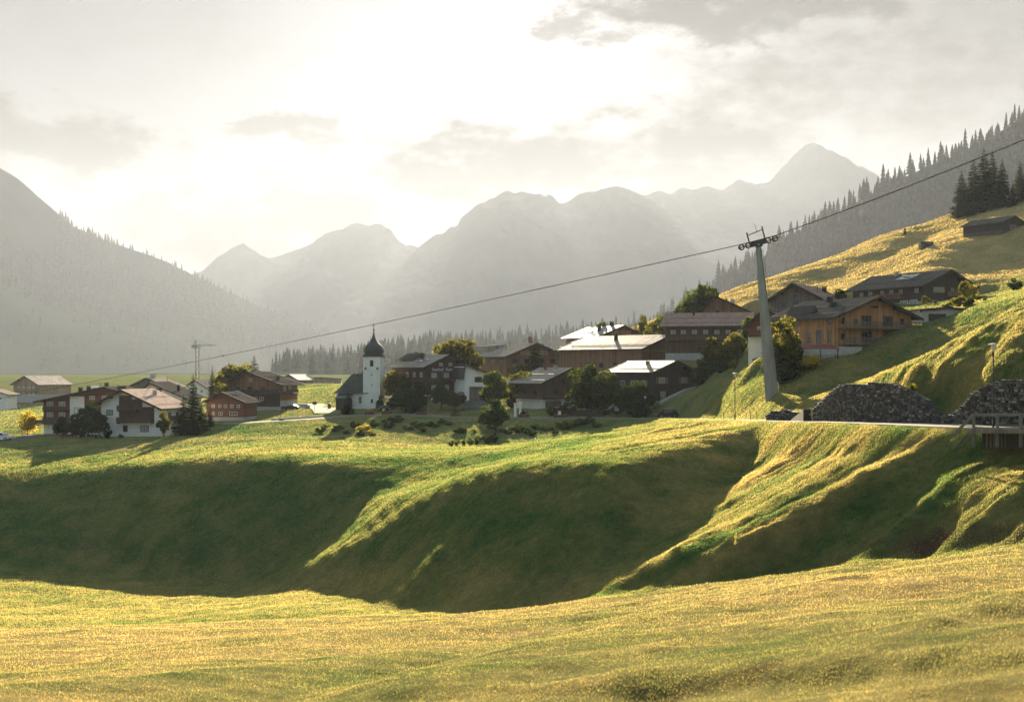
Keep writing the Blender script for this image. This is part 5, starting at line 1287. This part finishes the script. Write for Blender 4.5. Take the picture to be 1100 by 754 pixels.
for x in (-3.2, 0, 3.0): b = MB(); b.box(x-.06, x+.06, -1.3, -1.18, -.6, 2.12); b.build('post', M['trim'], root)
b = MB(); b.box(-3.0, 3.0, .2, .5, -.5, 1.1); b.build('counter', M['concrete'], root)

# ------------------------------------------------------------------ cars
def car(px, d, rz, paint, label, kind='suv', dz=.08):
    root = empty('parked_car', G(px, d, dz), rz); tag(root, label, 'car', 'cars in the village')
    H_ = 1.72 if kind == 'suv' else 1.45; L_ = 4.5; W_ = 1.85
    pf = [(-2.25,.35),(-2.25,.8),(-2.1,.98),(-1.2,1.05),(1.9,1.05),(2.2,.95),(2.25,.6),(2.2,.35)]
    if kind == 'suv': top = [(-1.15,1.05),(-.55,H_-.04),(1.75,H_),(2.05,1.05)]
    else: top = [(-1.0,1.02),(-.3,H_-.03),(1.1,H_),(1.85,1.02)]
    def ext(poly, w0, w1=None):
        w1 = w0 if w1 is None else w1; n = len(poly); zs = [p[1] for p in poly]; lo, hi = min(zs), max(zs); vs = []
        for sg in (-1, 1): vs += [(x_, sg*(w0+(w1-w0)*(z_-lo)/(hi-lo+1e-6)), z_) for x_, z_ in poly]
        return vs, [tuple(range(n-1,-1,-1)), tuple(range(n, 2*n))]+[(i, (i+1)%n, (i+1)%n+n, i+n) for i in range(n)]
    b = MB(); b.add(*ext(pf, W_/2, W_/2-.04)); bd = b.build('body', M[paint], root)
    bm = bmesh.new(); bm.from_mesh(bd.data); bmesh.ops.bevel(bm, geom=[e for e in bm.edges], offset=.05, segments=2, affect='EDGES'); bm.to_mesh(bd.data); bm.free()
    b = MB(); b.add(*ext(top, W_/2-.05, W_/2-.22)); b.build('roof', M[paint], bd)
    b = MB(); c = [(x_*.96+.03, z_) for x_, z_ in top]; zs = [(top[0][0]+.12,1.1),(top[1][0]+.05,H_-.14),(top[2][0]-.08,H_-.12),(top[3][0]-.1,1.1)]
    b.add(*ext(zs, W_/2-.035, W_/2-.175)); b.build('side_window', M['glass'], root)
    b = MB(); (x0, z0), (x1, z1) = top[0], top[1]; b.add([(x0-.02,-.72,z0+.06),(x0-.02,.72,z0+.06),(x1-.03,.6,z1-.06),(x1-.03,-.6,z1-.06)], [(0,1,2,3)]); b.build('windscreen', M['glass'], root)
    (x0, z0), (x1, z1) = top[3], top[2]; b = MB(); b.add([(x0+.02,-.7,z0+.1),(x0+.02,.7,z0+.1),(x1+.03,.6,z1-.08),(x1+.03,-.6,z1-.08)], [(0,1,2,3)]); b.build('rear_window', M['glass'], root)
    for sx in (-1.4, 1.38):
        for sy in (-1, 1):
            b = MB(); n = 16; vs = []; r_ = .36; y0, y1 = sy*(W_/2-.2), sy*(W_/2+.02)
            for yy in (y0, y1):
                for j in range(n): a = 2*math.pi*j/n; vs.append((sx+math.cos(a)*r_, yy, .36+math.sin(a)*r_))
            b.add(vs, [(j, (j+1)%n, (j+1)%n+n, j+n) for j in range(n)]+[tuple(range(n)), tuple(range(2*n-1, n-1, -1))]); wh = b.build('wheel', M['rubber'], root)
            b = MB(); vs = []
            for yy in (y1, y1+sy*.015):
                for j in range(n): a = 2*math.pi*j/n; vs.append((sx+math.cos(a)*.22, yy, .36+math.sin(a)*.22))
            b.add(vs, [(j, (j+1)%n, (j+1)%n+n, j+n) for j in range(n)]+[tuple(range(2*n-1, n-1, -1))]); b.build('rim', M['carsilver'], wh)
    for sy in (-.62, .62):
        b = MB(); b.box(-2.29, -2.2, sy-.18, sy+.18, .66, .82); b.build('headlight', M['lamphead'], root); b = MB(); b.box(2.2, 2.29, sy-.16, sy+.16, .7, .9); b.build('tail_light', M['redsteel'], root)
x, y, z = RPTS[9][0], RPTS[9][1], 0
car(716.5, 258, R(8), 'carpaint', 'black off-road car driving on the village road below the shuttered house')
car(312, 334, R(-6), 'carpaint', 'dark car parked beside the terraced brown house', 'sedan'); car(324, 342, R(14), 'carsilver', 'silver-blue car parked just right of the dark one by the terraced house', 'sedan')
car(2, 287, R(170), 'carwhite', 'white car on the asphalt at the far left edge', 'suv'); car(413, 322, R(4), 'carblue', 'blue-grey car parked at the foot of the church tower', 'sedan')
# a person-sized dark bin beside the lane
b = MB(); b.box(-.35, .35, -.35, .35, -.1, 1.2); b.prism([(-.4, 1.2), (.4, 1.2), (.3, 1.34), (-.3, 1.34)], -.4, .4); o = b.build('waste_bin', M['sign']); o.location = G(354, 336); tag(o, 'dark waste bin at the edge of the sunlit lane by the church', 'bin')
# boulder trail and rocks
for px, d, s, lab in ((540, 266, .9, 'pale boulder beside the round shrub below the road'),(532, 268, .6, 'smaller pale boulder left of the bigger one below the road'),(303, 299, .6, 'dark stone lying on the sunlit meadow edge under the cars')):
    b = MB(); bm = bmesh.new(); bmesh.ops.create_icosphere(bm, subdivisions=3, radius=s)
    for v in bm.verts: v.co *= 1+.35*float(vnoise(np.array([v.co.x*1.7+px]), np.array([v.co.y*1.7+v.co.z*2.3]), 3)[0]); v.co.z *= .6
    me = bpy.data.meshes.new('boulder'); bm.to_mesh(me); bm.free(); me.materials.append(M['stone']); o = mesh_obj('boulder', me); o.location = G(px, d, s*.15); tag(o, lab, 'boulder')

# ------------------------------------------------------------------ trees of the village and slopes
# left cluster
tree(30, 312, 440, 'small yellow autumn tree at the roadside on the far left', 'yellow', 1.0)
tree(67, 292, 447, 'dark round bush, leftmost in front of the large guesthouse', 'dark', 1.1, cat='tree'); tree(78, 290, 450, 'dark bush between the leftmost bush and the tall dark tree', 'dark', 1.0)
tree(95, 288, 431, 'tall dark leafy tree in front of the large guesthouse', 'dark', 1.05, var=1); tree(103, 283, 442, 'dark tree leaning against the left corner of the white chalet', 'dark', 1.0)
tree(116, 281, 458, 'small dark shrub under the left corner of the white chalet', 'bush', .55, var=1); tree(88, 286, 460, 'low dark shrub at the foot of the tall dark tree', 'bush', .8, var=1); tree(130, 280, 466, 'tiny low shrub against the plinth of the white chalet', 'bush', 1.2, var=1)
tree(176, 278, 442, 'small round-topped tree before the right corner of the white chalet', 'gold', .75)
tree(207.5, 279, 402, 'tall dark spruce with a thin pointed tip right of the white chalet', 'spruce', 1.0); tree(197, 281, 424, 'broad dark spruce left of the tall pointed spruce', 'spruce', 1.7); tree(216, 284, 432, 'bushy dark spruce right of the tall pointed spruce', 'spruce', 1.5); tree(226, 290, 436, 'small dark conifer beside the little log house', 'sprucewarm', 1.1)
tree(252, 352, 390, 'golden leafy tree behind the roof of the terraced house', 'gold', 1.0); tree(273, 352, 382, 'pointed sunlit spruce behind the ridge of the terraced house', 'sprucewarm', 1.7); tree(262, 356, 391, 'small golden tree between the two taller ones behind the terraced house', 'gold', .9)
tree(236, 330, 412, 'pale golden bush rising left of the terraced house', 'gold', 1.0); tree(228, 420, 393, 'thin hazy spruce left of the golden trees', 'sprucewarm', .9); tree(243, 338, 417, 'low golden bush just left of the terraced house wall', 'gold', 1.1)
# church and inn
tree(374, 317, 419, 'small dark spruce in front of the church nave', 'spruce', 1.5); tree(403, 345, 398, 'leafy tree half hidden by the church tower', 'round_', .9)
tree(427, 328, 397, 'golden-green tree at the left end of the inn', 'gold', 1.1); tree(436, 316, 411, 'dark round tree before the inn, leftmost of the row', 'dark', 1.1); tree(450, 315, 411, 'dark round tree before the inn, second of the row', 'dark', 1.0, var=0); tree(474, 311, 406, 'larger dark tree on the green directly under the inn lettering', 'dark', .9, var=1)
tree(489, 310, 420, 'small dark spreading tree between the inn and its forecourt', 'round_', 1.3); tree(421, 322, 428, 'dark shrub against the foot of the inn', 'bush', .9, var=1); tree(443, 314, 433, 'low green shrub under the row of round trees', 'bush', 1.1, var=1); tree(408, 322, 425, 'dark narrow shrub beside the church tower', 'bush', .5, var=1)
tree(481, 348, 363, 'pointed golden tree behind the ridge of the inn, left of two', 'gold', .9, var=1); tree(493, 350, 364, 'golden tree behind the ridge of the inn, right of two', 'gold', 1.1, var=0); tree(502, 352, 374, 'small dark spruce behind the annex roof', 'spruce', 1.2)
tree(530, 300, 396, 'tall leafy tree with a golden top standing beside the forecourt', 'egg', 1.05); tree(532, 266, 430, 'dense round shrub-like tree on the embankment below the road', 'dark', 1.15, var=0); tree(558, 312, 399, 'golden bushy tree left of the garage house', 'gold', 1.2); tree(549, 306, 424, 'dark clipped shrub by the white gate pillars', 'bush', .6, var=1)
tree(575, 352, 361, 'dark pointed spruce in front of the broad hotel gable', 'spruce', 1.3); tree(562, 356, 390, 'dark leafy tree under the broad hotel balcony', 'round_', 1.3); tree(520, 340, 404, 'dark leafy tree behind the annex', 'dark', 1.2)
tree(635, 284, 393, 'big round green tree right of the garage house', 'round_', 1.15, var=0); tree(655, 282, 408, 'leafy tree close beside the big round tree', 'round_', 1.1, var=1); tree(676, 272, 415, 'dark bushy tree before the shuttered house, left of two', 'dark', 1.2); tree(690, 269, 409, 'dark bushy tree before the shuttered house, right of two', 'dark', 1.1)
tree(664, 275, 434, 'low dark shrub beside the pale steps', 'bush', 1.3, var=1); tree(685, 268, 434, 'wide dark shrub by the road under the shuttered house', 'bush', 1.5, var=1); tree(650, 276, 437, 'dark shrub at the right end of the picket fence', 'bush', 1.3, var=1); tree(594, 284, 435, 'shrub on the sloping lawn under the garage house', 'bush', 1.3, var=0); tree(610, 283, 433, 'shrub behind the left end of the picket fence', 'bush', 1.4, var=1)
# behind the gleaming roofs
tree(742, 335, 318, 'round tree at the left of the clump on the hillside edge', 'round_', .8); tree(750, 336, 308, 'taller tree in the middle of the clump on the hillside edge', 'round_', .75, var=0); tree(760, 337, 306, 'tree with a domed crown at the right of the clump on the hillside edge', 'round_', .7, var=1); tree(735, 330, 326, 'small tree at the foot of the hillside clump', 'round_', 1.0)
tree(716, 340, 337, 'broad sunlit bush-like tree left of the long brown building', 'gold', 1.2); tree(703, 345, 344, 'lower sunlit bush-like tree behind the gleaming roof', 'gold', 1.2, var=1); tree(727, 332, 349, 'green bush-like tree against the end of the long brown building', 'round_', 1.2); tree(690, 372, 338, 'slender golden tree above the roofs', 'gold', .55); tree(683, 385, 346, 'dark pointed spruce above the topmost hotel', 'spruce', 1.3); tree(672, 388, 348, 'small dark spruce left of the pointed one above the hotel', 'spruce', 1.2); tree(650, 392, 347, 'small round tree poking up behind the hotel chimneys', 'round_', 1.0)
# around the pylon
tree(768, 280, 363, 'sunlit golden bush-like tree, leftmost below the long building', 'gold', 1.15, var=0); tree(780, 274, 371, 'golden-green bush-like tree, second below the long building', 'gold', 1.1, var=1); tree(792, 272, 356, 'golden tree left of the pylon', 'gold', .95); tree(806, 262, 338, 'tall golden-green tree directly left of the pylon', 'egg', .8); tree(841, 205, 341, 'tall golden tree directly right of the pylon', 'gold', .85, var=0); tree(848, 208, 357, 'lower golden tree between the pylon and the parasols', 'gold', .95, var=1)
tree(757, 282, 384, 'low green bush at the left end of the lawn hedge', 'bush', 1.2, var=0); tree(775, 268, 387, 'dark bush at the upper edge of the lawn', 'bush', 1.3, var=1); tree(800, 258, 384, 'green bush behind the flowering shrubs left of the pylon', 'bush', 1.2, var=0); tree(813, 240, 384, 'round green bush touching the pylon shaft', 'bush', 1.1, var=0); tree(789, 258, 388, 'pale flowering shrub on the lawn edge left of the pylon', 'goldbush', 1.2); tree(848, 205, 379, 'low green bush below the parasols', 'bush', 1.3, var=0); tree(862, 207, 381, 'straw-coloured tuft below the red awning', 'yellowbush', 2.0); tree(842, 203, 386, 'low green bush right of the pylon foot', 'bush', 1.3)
tree(902, 262, 312, 'small round tree beside the chimney of the weathered chalet', 'dark', .8, var=0); tree(861, 262, 308, 'small golden tree left of the weathered chalet ridge', 'gold', .8)
# right slope
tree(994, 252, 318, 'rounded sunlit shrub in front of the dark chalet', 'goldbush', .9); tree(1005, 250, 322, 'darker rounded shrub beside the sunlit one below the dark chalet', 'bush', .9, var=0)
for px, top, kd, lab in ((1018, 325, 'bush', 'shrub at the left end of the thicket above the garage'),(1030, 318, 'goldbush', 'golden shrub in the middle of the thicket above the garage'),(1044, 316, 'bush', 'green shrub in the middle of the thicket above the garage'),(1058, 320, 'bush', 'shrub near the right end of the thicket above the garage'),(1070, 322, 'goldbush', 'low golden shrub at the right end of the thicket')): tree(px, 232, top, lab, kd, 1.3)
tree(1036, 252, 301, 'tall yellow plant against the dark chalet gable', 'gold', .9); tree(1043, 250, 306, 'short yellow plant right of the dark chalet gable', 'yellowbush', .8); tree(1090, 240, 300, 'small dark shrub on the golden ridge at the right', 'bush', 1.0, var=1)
for px, d, top, ws, lab in ((1033, 395, 181, 1.25, 'pointed spruce at the left end of the tall spruce group'),(1046, 396, 172, 1.35, 'dark spruce, second from the left in the tall group'),(1057, 392, 160, 1.35, 'tallest dark spruce of the group on the golden slope'),(1066, 390, 162, 1.3, 'dark spruce just right of the tallest of the group'),(1077, 393, 171, 1.3, 'slightly lower spruce at the right side of the tall group'),(1096, 385, 172, 1.3, 'spruce standing apart at the right edge above the barn'),(1107, 388, 165, 1.3, 'spruce cut by the right picture edge above the barn'),(1088, 398, 196, 1.3, 'short spruce in the gap right of the tall group'),(1039, 388, 205, 1.3, 'short spruce at the foot of the tall group')):
    tree(px, hit(px, 232-.22*(px-1033)+(d-392)*.3, 330, 478), top, lab, 'spruce' if d > 386 else 'sprucewarm', ws*.95, group='spruces on the golden slope')
tree(972, hit(972, 252, 380, 478), 243, 'lone little spruce on the bare golden slope', 'sprucewarm', 1.2)
# embankment below the road
rr = random.Random(12)
def thicket(spots, lab, group):
    for px, d, hh, ws, kd in spots:
        o = bpy.data.objects.new('shrub', rr.choice(CROWN[kd])); COL.objects.link(o); o.location = G(px, d, -.1); o.scale = (hh*ws, hh*ws, hh); o.rotation_euler = (0, 0, rr.random()*6.28); tag(o, lab, 'shrub', group)
thicket([(345+i*7.4+rr.uniform(-3,3), 288-rr.random()*26, rr.uniform(.7,1.9), rr.uniform(1.2,2.0), 'bush') for i in range(24)], 'one of the low dark shrubs on the embankment from the church to the round tree', 'shrubs on the embankment by the church')
thicket([(545+i*5.2+rr.uniform(-3,3), 268-rr.random()*14, rr.uniform(.7,1.8), rr.uniform(1.2,2.0), 'bush') for i in range(19)], 'one of the low shrubs on the embankment below the garage house and fence', 'shrubs on the embankment by the garage house')
for px, lab in ((485,'sunlit clipped bush, first from the left in the short hedge'),(491,'sunlit clipped bush, second in the short hedge'),(498,'sunlit clipped bush, third in the short hedge'),(505,'sunlit clipped bush, fourth in the short hedge'),(513,'shaded clipped bush, fifth in the short hedge'),(522,'shaded clipped bush, sixth in the short hedge'),(531,'shaded clipped bush at the right end of the short hedge')):
    d = 236+.22*(px-485); tree(px, d, (485 if px < 510 else 482)-12-.1*(px-485), lab, 'bush', .75, group='clipped bushes of the short hedge')
tree(390, 270, 456, 'bright yellow flowering bush on the meadow under the church', 'yellowbush', 1.6); tree(322, 286, 459, 'low dark bush on the sunlit meadow', 'bush', 2.2, var=1)
tree(978, 119, 412, 'tiny bright sapling on the mound above the big stone wall', 'goldbush', .6, name='sapling')
# ------------------------------------------------------------------ light, sky, air, camera
SUN_EL, SUN_AZ = 13.9, 0.0
def light_and_air():
    sd = Vector((math.sin(R(SUN_AZ))*math.cos(R(SUN_EL)), math.cos(R(SUN_AZ))*math.cos(R(SUN_EL)), math.sin(R(SUN_EL))))
    L = bpy.data.lights.new('sun', 'SUN'); L.energy = 5.0; L.angle = R(.5); L.color = (1, .82, .56)
    o = bpy.data.objects.new('sun', L); COL.objects.link(o)
    o.rotation_euler = sd.to_track_quat('Z', 'Y').to_euler(); o.location = (0, 200, 300)

    w = bpy.data.worlds.new('World'); sc.world = w; w.use_nodes = True
    n, l = w.node_tree.nodes, w.node_tree.links; n.clear()
    out = n.new('ShaderNodeOutputWorld'); bg = n.new('ShaderNodeBackground'); l.new(bg.outputs[0], out.inputs[0])
    bg.inputs['Strength'].default_value = SKY_STR
    sky = n.new('ShaderNodeTexSky'); sky.sky_type = 'NISHITA'; sky.sun_disc = False
    sky.sun_elevation = R(SUN_EL); sky.sun_rotation = R(SUN_AZ); sky.air_density = 1.0; sky.dust_density = 1.2; sky.altitude = 1500
    tc = n.new('ShaderNodeTexCoord'); sx = n.new('ShaderNodeSeparateXYZ'); l.new(tc.outputs['Generated'], sx.inputs[0])
    def m(op, a, b_=None, c=None, clamp=False):
        q = n.new('ShaderNodeMath'); q.operation = op; q.use_clamp = clamp
        for i, v in enumerate((a, b_, c)):
            if v is None: continue
            if isinstance(v, (int, float)): q.inputs[i].default_value = v
            else: l.new(v, q.inputs[i])
        return q.outputs[0]
    az = m('ARCTAN2', sx.outputs[0], sx.outputs[1]); el = m('ARCSINE', sx.outputs[2])
    cb = n.new('ShaderNodeCombineXYZ'); l.new(az, cb.inputs[0]); l.new(m('MULTIPLY', el, 2.0), cb.inputs[1])
    def noise(scale, det, off=0.0):
        mp = n.new('ShaderNodeMapping'); mp.inputs['Location'].default_value = (off, off*.7, 0); l.new(cb.outputs[0], mp.inputs[0])
        q = node(n, 'ShaderNodeTexNoise', Scale=scale, Detail=det, Roughness=.58); l.new(mp.outputs[0], q.inputs['Vector']); return q.outputs['Fac']
    nA, nB, nC = noise(9, 9), noise(42, 9, 3.1), noise(3.0, 6, 7.7)
    nz = m('ADD', m('MULTIPLY', m('SUBTRACT', nA, .5), 2.4), m('MULTIPLY', m('SUBTRACT', nB, .5), 2.3))
    wz = noise(14, 8, 1.7); wy = noise(14, 8, 9.3)
    azw = m('ADD', az, m('MULTIPLY', m('SUBTRACT', wz, .5), .20)); elw = m('ADD', el, m('MULTIPLY', m('SUBTRACT', wy, .5), .10))
    total = None
    # cloud banks: direction (as seen in the photograph's columns and rows), size, weight, softness
    for px, row, rx, ry, wgt, sf in ((45,166,100,36,.88,.9),(312,139,66,17,.7,.9),(320,240,200,56,.86,1.3),(545,178,150,56,.95,1.0),(700,170,250,66,.92,1.2),
                               (930,108,270,74,.88,1.4),(800,6,180,36,.92,.9),(622,32,46,18,.75,.9),(110,30,330,80,.42,1.8),(1030,40,220,80,.6,1.5),(345,188,64,13,.6,.9),(200,190,120,30,.45,1.4)):
        a0 = math.atan((px-550)/F); e0 = math.atan((HOR-row)/F)
        da = m('MULTIPLY', m('SUBTRACT', azw, a0), F/rx); de = m('MULTIPLY', m('SUBTRACT', elw, e0), F/ry)
        f = m('SUBTRACT', 1.75, m('ADD', m('MULTIPLY', da, da), m('MULTIPLY', de, de)))
        f = m('ADD', m('MAXIMUM', f, -2.5), nz)
        mr = n.new('ShaderNodeMapRange'); mr.interpolation_type = 'SMOOTHSTEP'; mr.inputs['From Min'].default_value = 0; mr.inputs['From Max'].default_value = sf*1.7; mr.inputs['To Max'].default_value = wgt
        l.new(f, mr.inputs['Value'])
        total = mr.outputs[0] if total is None else m('MAXIMUM', total, mr.outputs[0])
    # thin high veil everywhere, glowing towards the sun
    dt = m('ADD', m('ADD', m('MULTIPLY', sx.outputs[0], sd.x), m('MULTIPLY', sx.outputs[1], sd.y)), m('MULTIPLY', sx.outputs[2], sd.z))
    dt0 = dt; dt = m('MAXIMUM', dt, 0.0)
    glow = m('ADD', m('MULTIPLY', m('POWER', dt, 60.0), SKY_GLOW), m('MULTIPLY', m('POWER', dt, 8.0), SKY_WIDE))
    veil = m('ADD', m('MULTIPLY', nC, .35), .75)
    lum = m('MULTIPLY', m('ADD', glow, SKY_BASE), veil)
    bright = m('MULTIPLY', lum, m('SUBTRACT', 1.0, m('MULTIPLY', total, .96)))
    rim = m('MULTIPLY', m('MULTIPLY', total, m('SUBTRACT', 1.0, total)), 1.2)
    bright = m('MULTIPLY', bright, m('ADD', rim, 1.0))
    vc = n.new('ShaderNodeMix'); vc.data_type = 'RGBA'; vc.blend_type = 'MULTIPLY'; vc.inputs[0].default_value = 1
    cc = n.new('ShaderNodeMix'); cc.data_type = 'RGBA'; cc.inputs[6].default_value = (1, .98, .95, 1); cc.inputs[7].default_value = (1.0, .93, .87, 1)
    cw = n.new('ShaderNodeMix'); cw.data_type = 'RGBA'; cw.inputs[6].default_value = (.78, .90, 1, 1); cw.inputs[7].default_value = (1, .98, .975, 1); l.new(m('POWER', dt, 5.0), cw.inputs[0]); l.new(cw.outputs[2], cc.inputs[6])
    l.new(total, cc.inputs[0]); l.new(cc.outputs[2], vc.inputs[6]); l.new(bright, vc.inputs[7])
    # brighter, bluer sky overhead and behind the viewpoint, added as unseen fill light
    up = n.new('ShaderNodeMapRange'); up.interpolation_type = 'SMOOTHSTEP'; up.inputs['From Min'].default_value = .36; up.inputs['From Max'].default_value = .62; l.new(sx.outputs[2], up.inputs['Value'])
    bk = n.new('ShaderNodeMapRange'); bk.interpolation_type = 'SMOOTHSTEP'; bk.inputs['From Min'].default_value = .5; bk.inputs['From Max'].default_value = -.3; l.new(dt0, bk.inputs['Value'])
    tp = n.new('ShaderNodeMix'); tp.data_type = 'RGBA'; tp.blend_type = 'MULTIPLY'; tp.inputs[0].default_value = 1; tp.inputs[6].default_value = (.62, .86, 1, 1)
    l.new(m('MULTIPLY', m('MULTIPLY', m('MAXIMUM', up.outputs[0], bk.outputs[0]), veil), SKY_FILL), tp.inputs[7])
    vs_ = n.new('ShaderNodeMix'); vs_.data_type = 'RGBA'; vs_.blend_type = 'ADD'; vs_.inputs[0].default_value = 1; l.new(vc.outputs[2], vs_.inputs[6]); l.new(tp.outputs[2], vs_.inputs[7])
    add = n.new('ShaderNodeMix'); add.data_type = 'RGBA'; add.blend_type = 'ADD'; add.inputs[0].default_value = 1
    dim = n.new('ShaderNodeMix'); dim.data_type = 'RGBA'; dim.blend_type = 'MULTIPLY'; dim.inputs[0].default_value = 1
    l.new(sky.outputs[0], dim.inputs[6]); l.new(m('MULTIPLY', m('SUBTRACT', 1.0, m('MULTIPLY', total, .96)), m('MULTIPLY', veil, SKY_NISH)), dim.inputs[7])
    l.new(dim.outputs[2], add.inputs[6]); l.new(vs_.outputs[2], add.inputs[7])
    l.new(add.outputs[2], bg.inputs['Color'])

    # the air of the valley
    hm, hn, hl, ho = new_mat('valley_air')
    v = hn.new('ShaderNodeVolumePrincipled'); v.inputs['Density'].default_value = HAZE; v.inputs['Color'].default_value = c4(HAZE_COL)
    v.inputs['Anisotropy'].default_value = HAZE_G; hl.new(v.outputs[0], ho.inputs['Volume'])
    b = MB(); b.box(-9500, 9500, -340, 11500, -42, HAZE_TOP)
    o = b.build('haze', hm); tag(o, 'pale sunlit haze filling the valley', 'haze', kind='stuff')

    # a broken bank of cloud in front of the sun, high beyond the valley: its gaps let shafts of light into the haze
    if CLOUD > 0:
        for nm, (x0, x1, y0, y1, z0, z1), sd_, lab in (('cloud', (-1750, 3500, 11700, 13200, 1790, 2740), 3.0, 'broken bank of cloud hanging below the sun'),):
            cm, cn, cl, co_ = new_mat('cloud_vapour')
            tc = cn.new('ShaderNodeTexCoord'); mp = cn.new('ShaderNodeMapping'); mp.inputs['Location'].default_value = (-.5, -.5, -.5); cl.new(tc.outputs['Generated'], mp.inputs[0])
            ln = cn.new('ShaderNodeVectorMath'); ln.operation = 'LENGTH'; cl.new(mp.outputs[0], ln.inputs[0])
            ge = cn.new('ShaderNodeNewGeometry'); m2 = cn.new('ShaderNodeMapping'); m2.inputs['Scale'].default_value = (1/790, 1/1200, 1/500); m2.inputs['Location'].default_value = (sd_, sd_, 0); cl.new(ge.outputs['Position'], m2.inputs[0])
            nz_ = node(cn, 'ShaderNodeTexNoise', Scale=1.0, Detail=5, Roughness=.6); cl.new(m2.outputs[0], nz_.inputs['Vector'])
            q1 = node(cn, 'ShaderNodeMath', operation='MULTIPLY_ADD'); cl.new(ln.outputs['Value'], q1.inputs[0]); q1.inputs[1].default_value = -1.15; q1.inputs[2].default_value = -.045
            q2 = node(cn, 'ShaderNodeMath', operation='ADD'); cl.new(nz_.outputs['Fac'], q2.inputs[0]); cl.new(q1.outputs[0], q2.inputs[1])
            q3 = node(cn, 'ShaderNodeMapRange'); q3.inputs['From Min'].default_value = .0; q3.inputs['From Max'].default_value = .14; q3.inputs['To Max'].default_value = CLOUD; cl.new(q2.outputs[0], q3.inputs['Value'])
            v = cn.new('ShaderNodeVolumePrincipled'); v.inputs['Color'].default_value = (.95,.93,.92,1); v.inputs['Anisotropy'].default_value = .2; cl.new(q3.outputs[0], v.inputs['Density']); cl.new(v.outputs[0], co_.inputs['Volume'])
            b = MB(); b.box(x0, x1, y0, y1, z0, z1); o = b.build(nm, cm); tag(o, lab, 'cloud', kind='stuff')
    cam = bpy.data.cameras.new('camera'); co = bpy.data.objects.new('camera', cam); COL.objects.link(co)
    cam.lens = 45; cam.sensor_width = 36; cam.clip_start = .2; cam.clip_end = 20000
    cam.shift_y = 18/1100
    cam.dof.use_dof = True; cam.dof.focus_distance = 230; cam.dof.aperture_fstop = 2.0
    co.location = (0, 0, 0); co.rotation_euler = (R(90), 0, 0)
    sc.camera = co
    sc.view_settings.view_transform = 'Standard'; sc.view_settings.look = 'None'; sc.view_settings.gamma = 1; sc.view_settings.use_curve_mapping = False
    sc.view_settings.exposure = EXPO
    c = sc.cycles
    c.use_denoising = True; c.max_bounces = 8; c.diffuse_bounces = 3; c.glossy_bounces = 3; c.transmission_bounces = 4; c.transparent_max_bounces = 16
    c.volume_bounces = 1; c.use_adaptive_sampling = True; c.adaptive_threshold = .01; c.sample_clamp_indirect = 8
light_and_air()
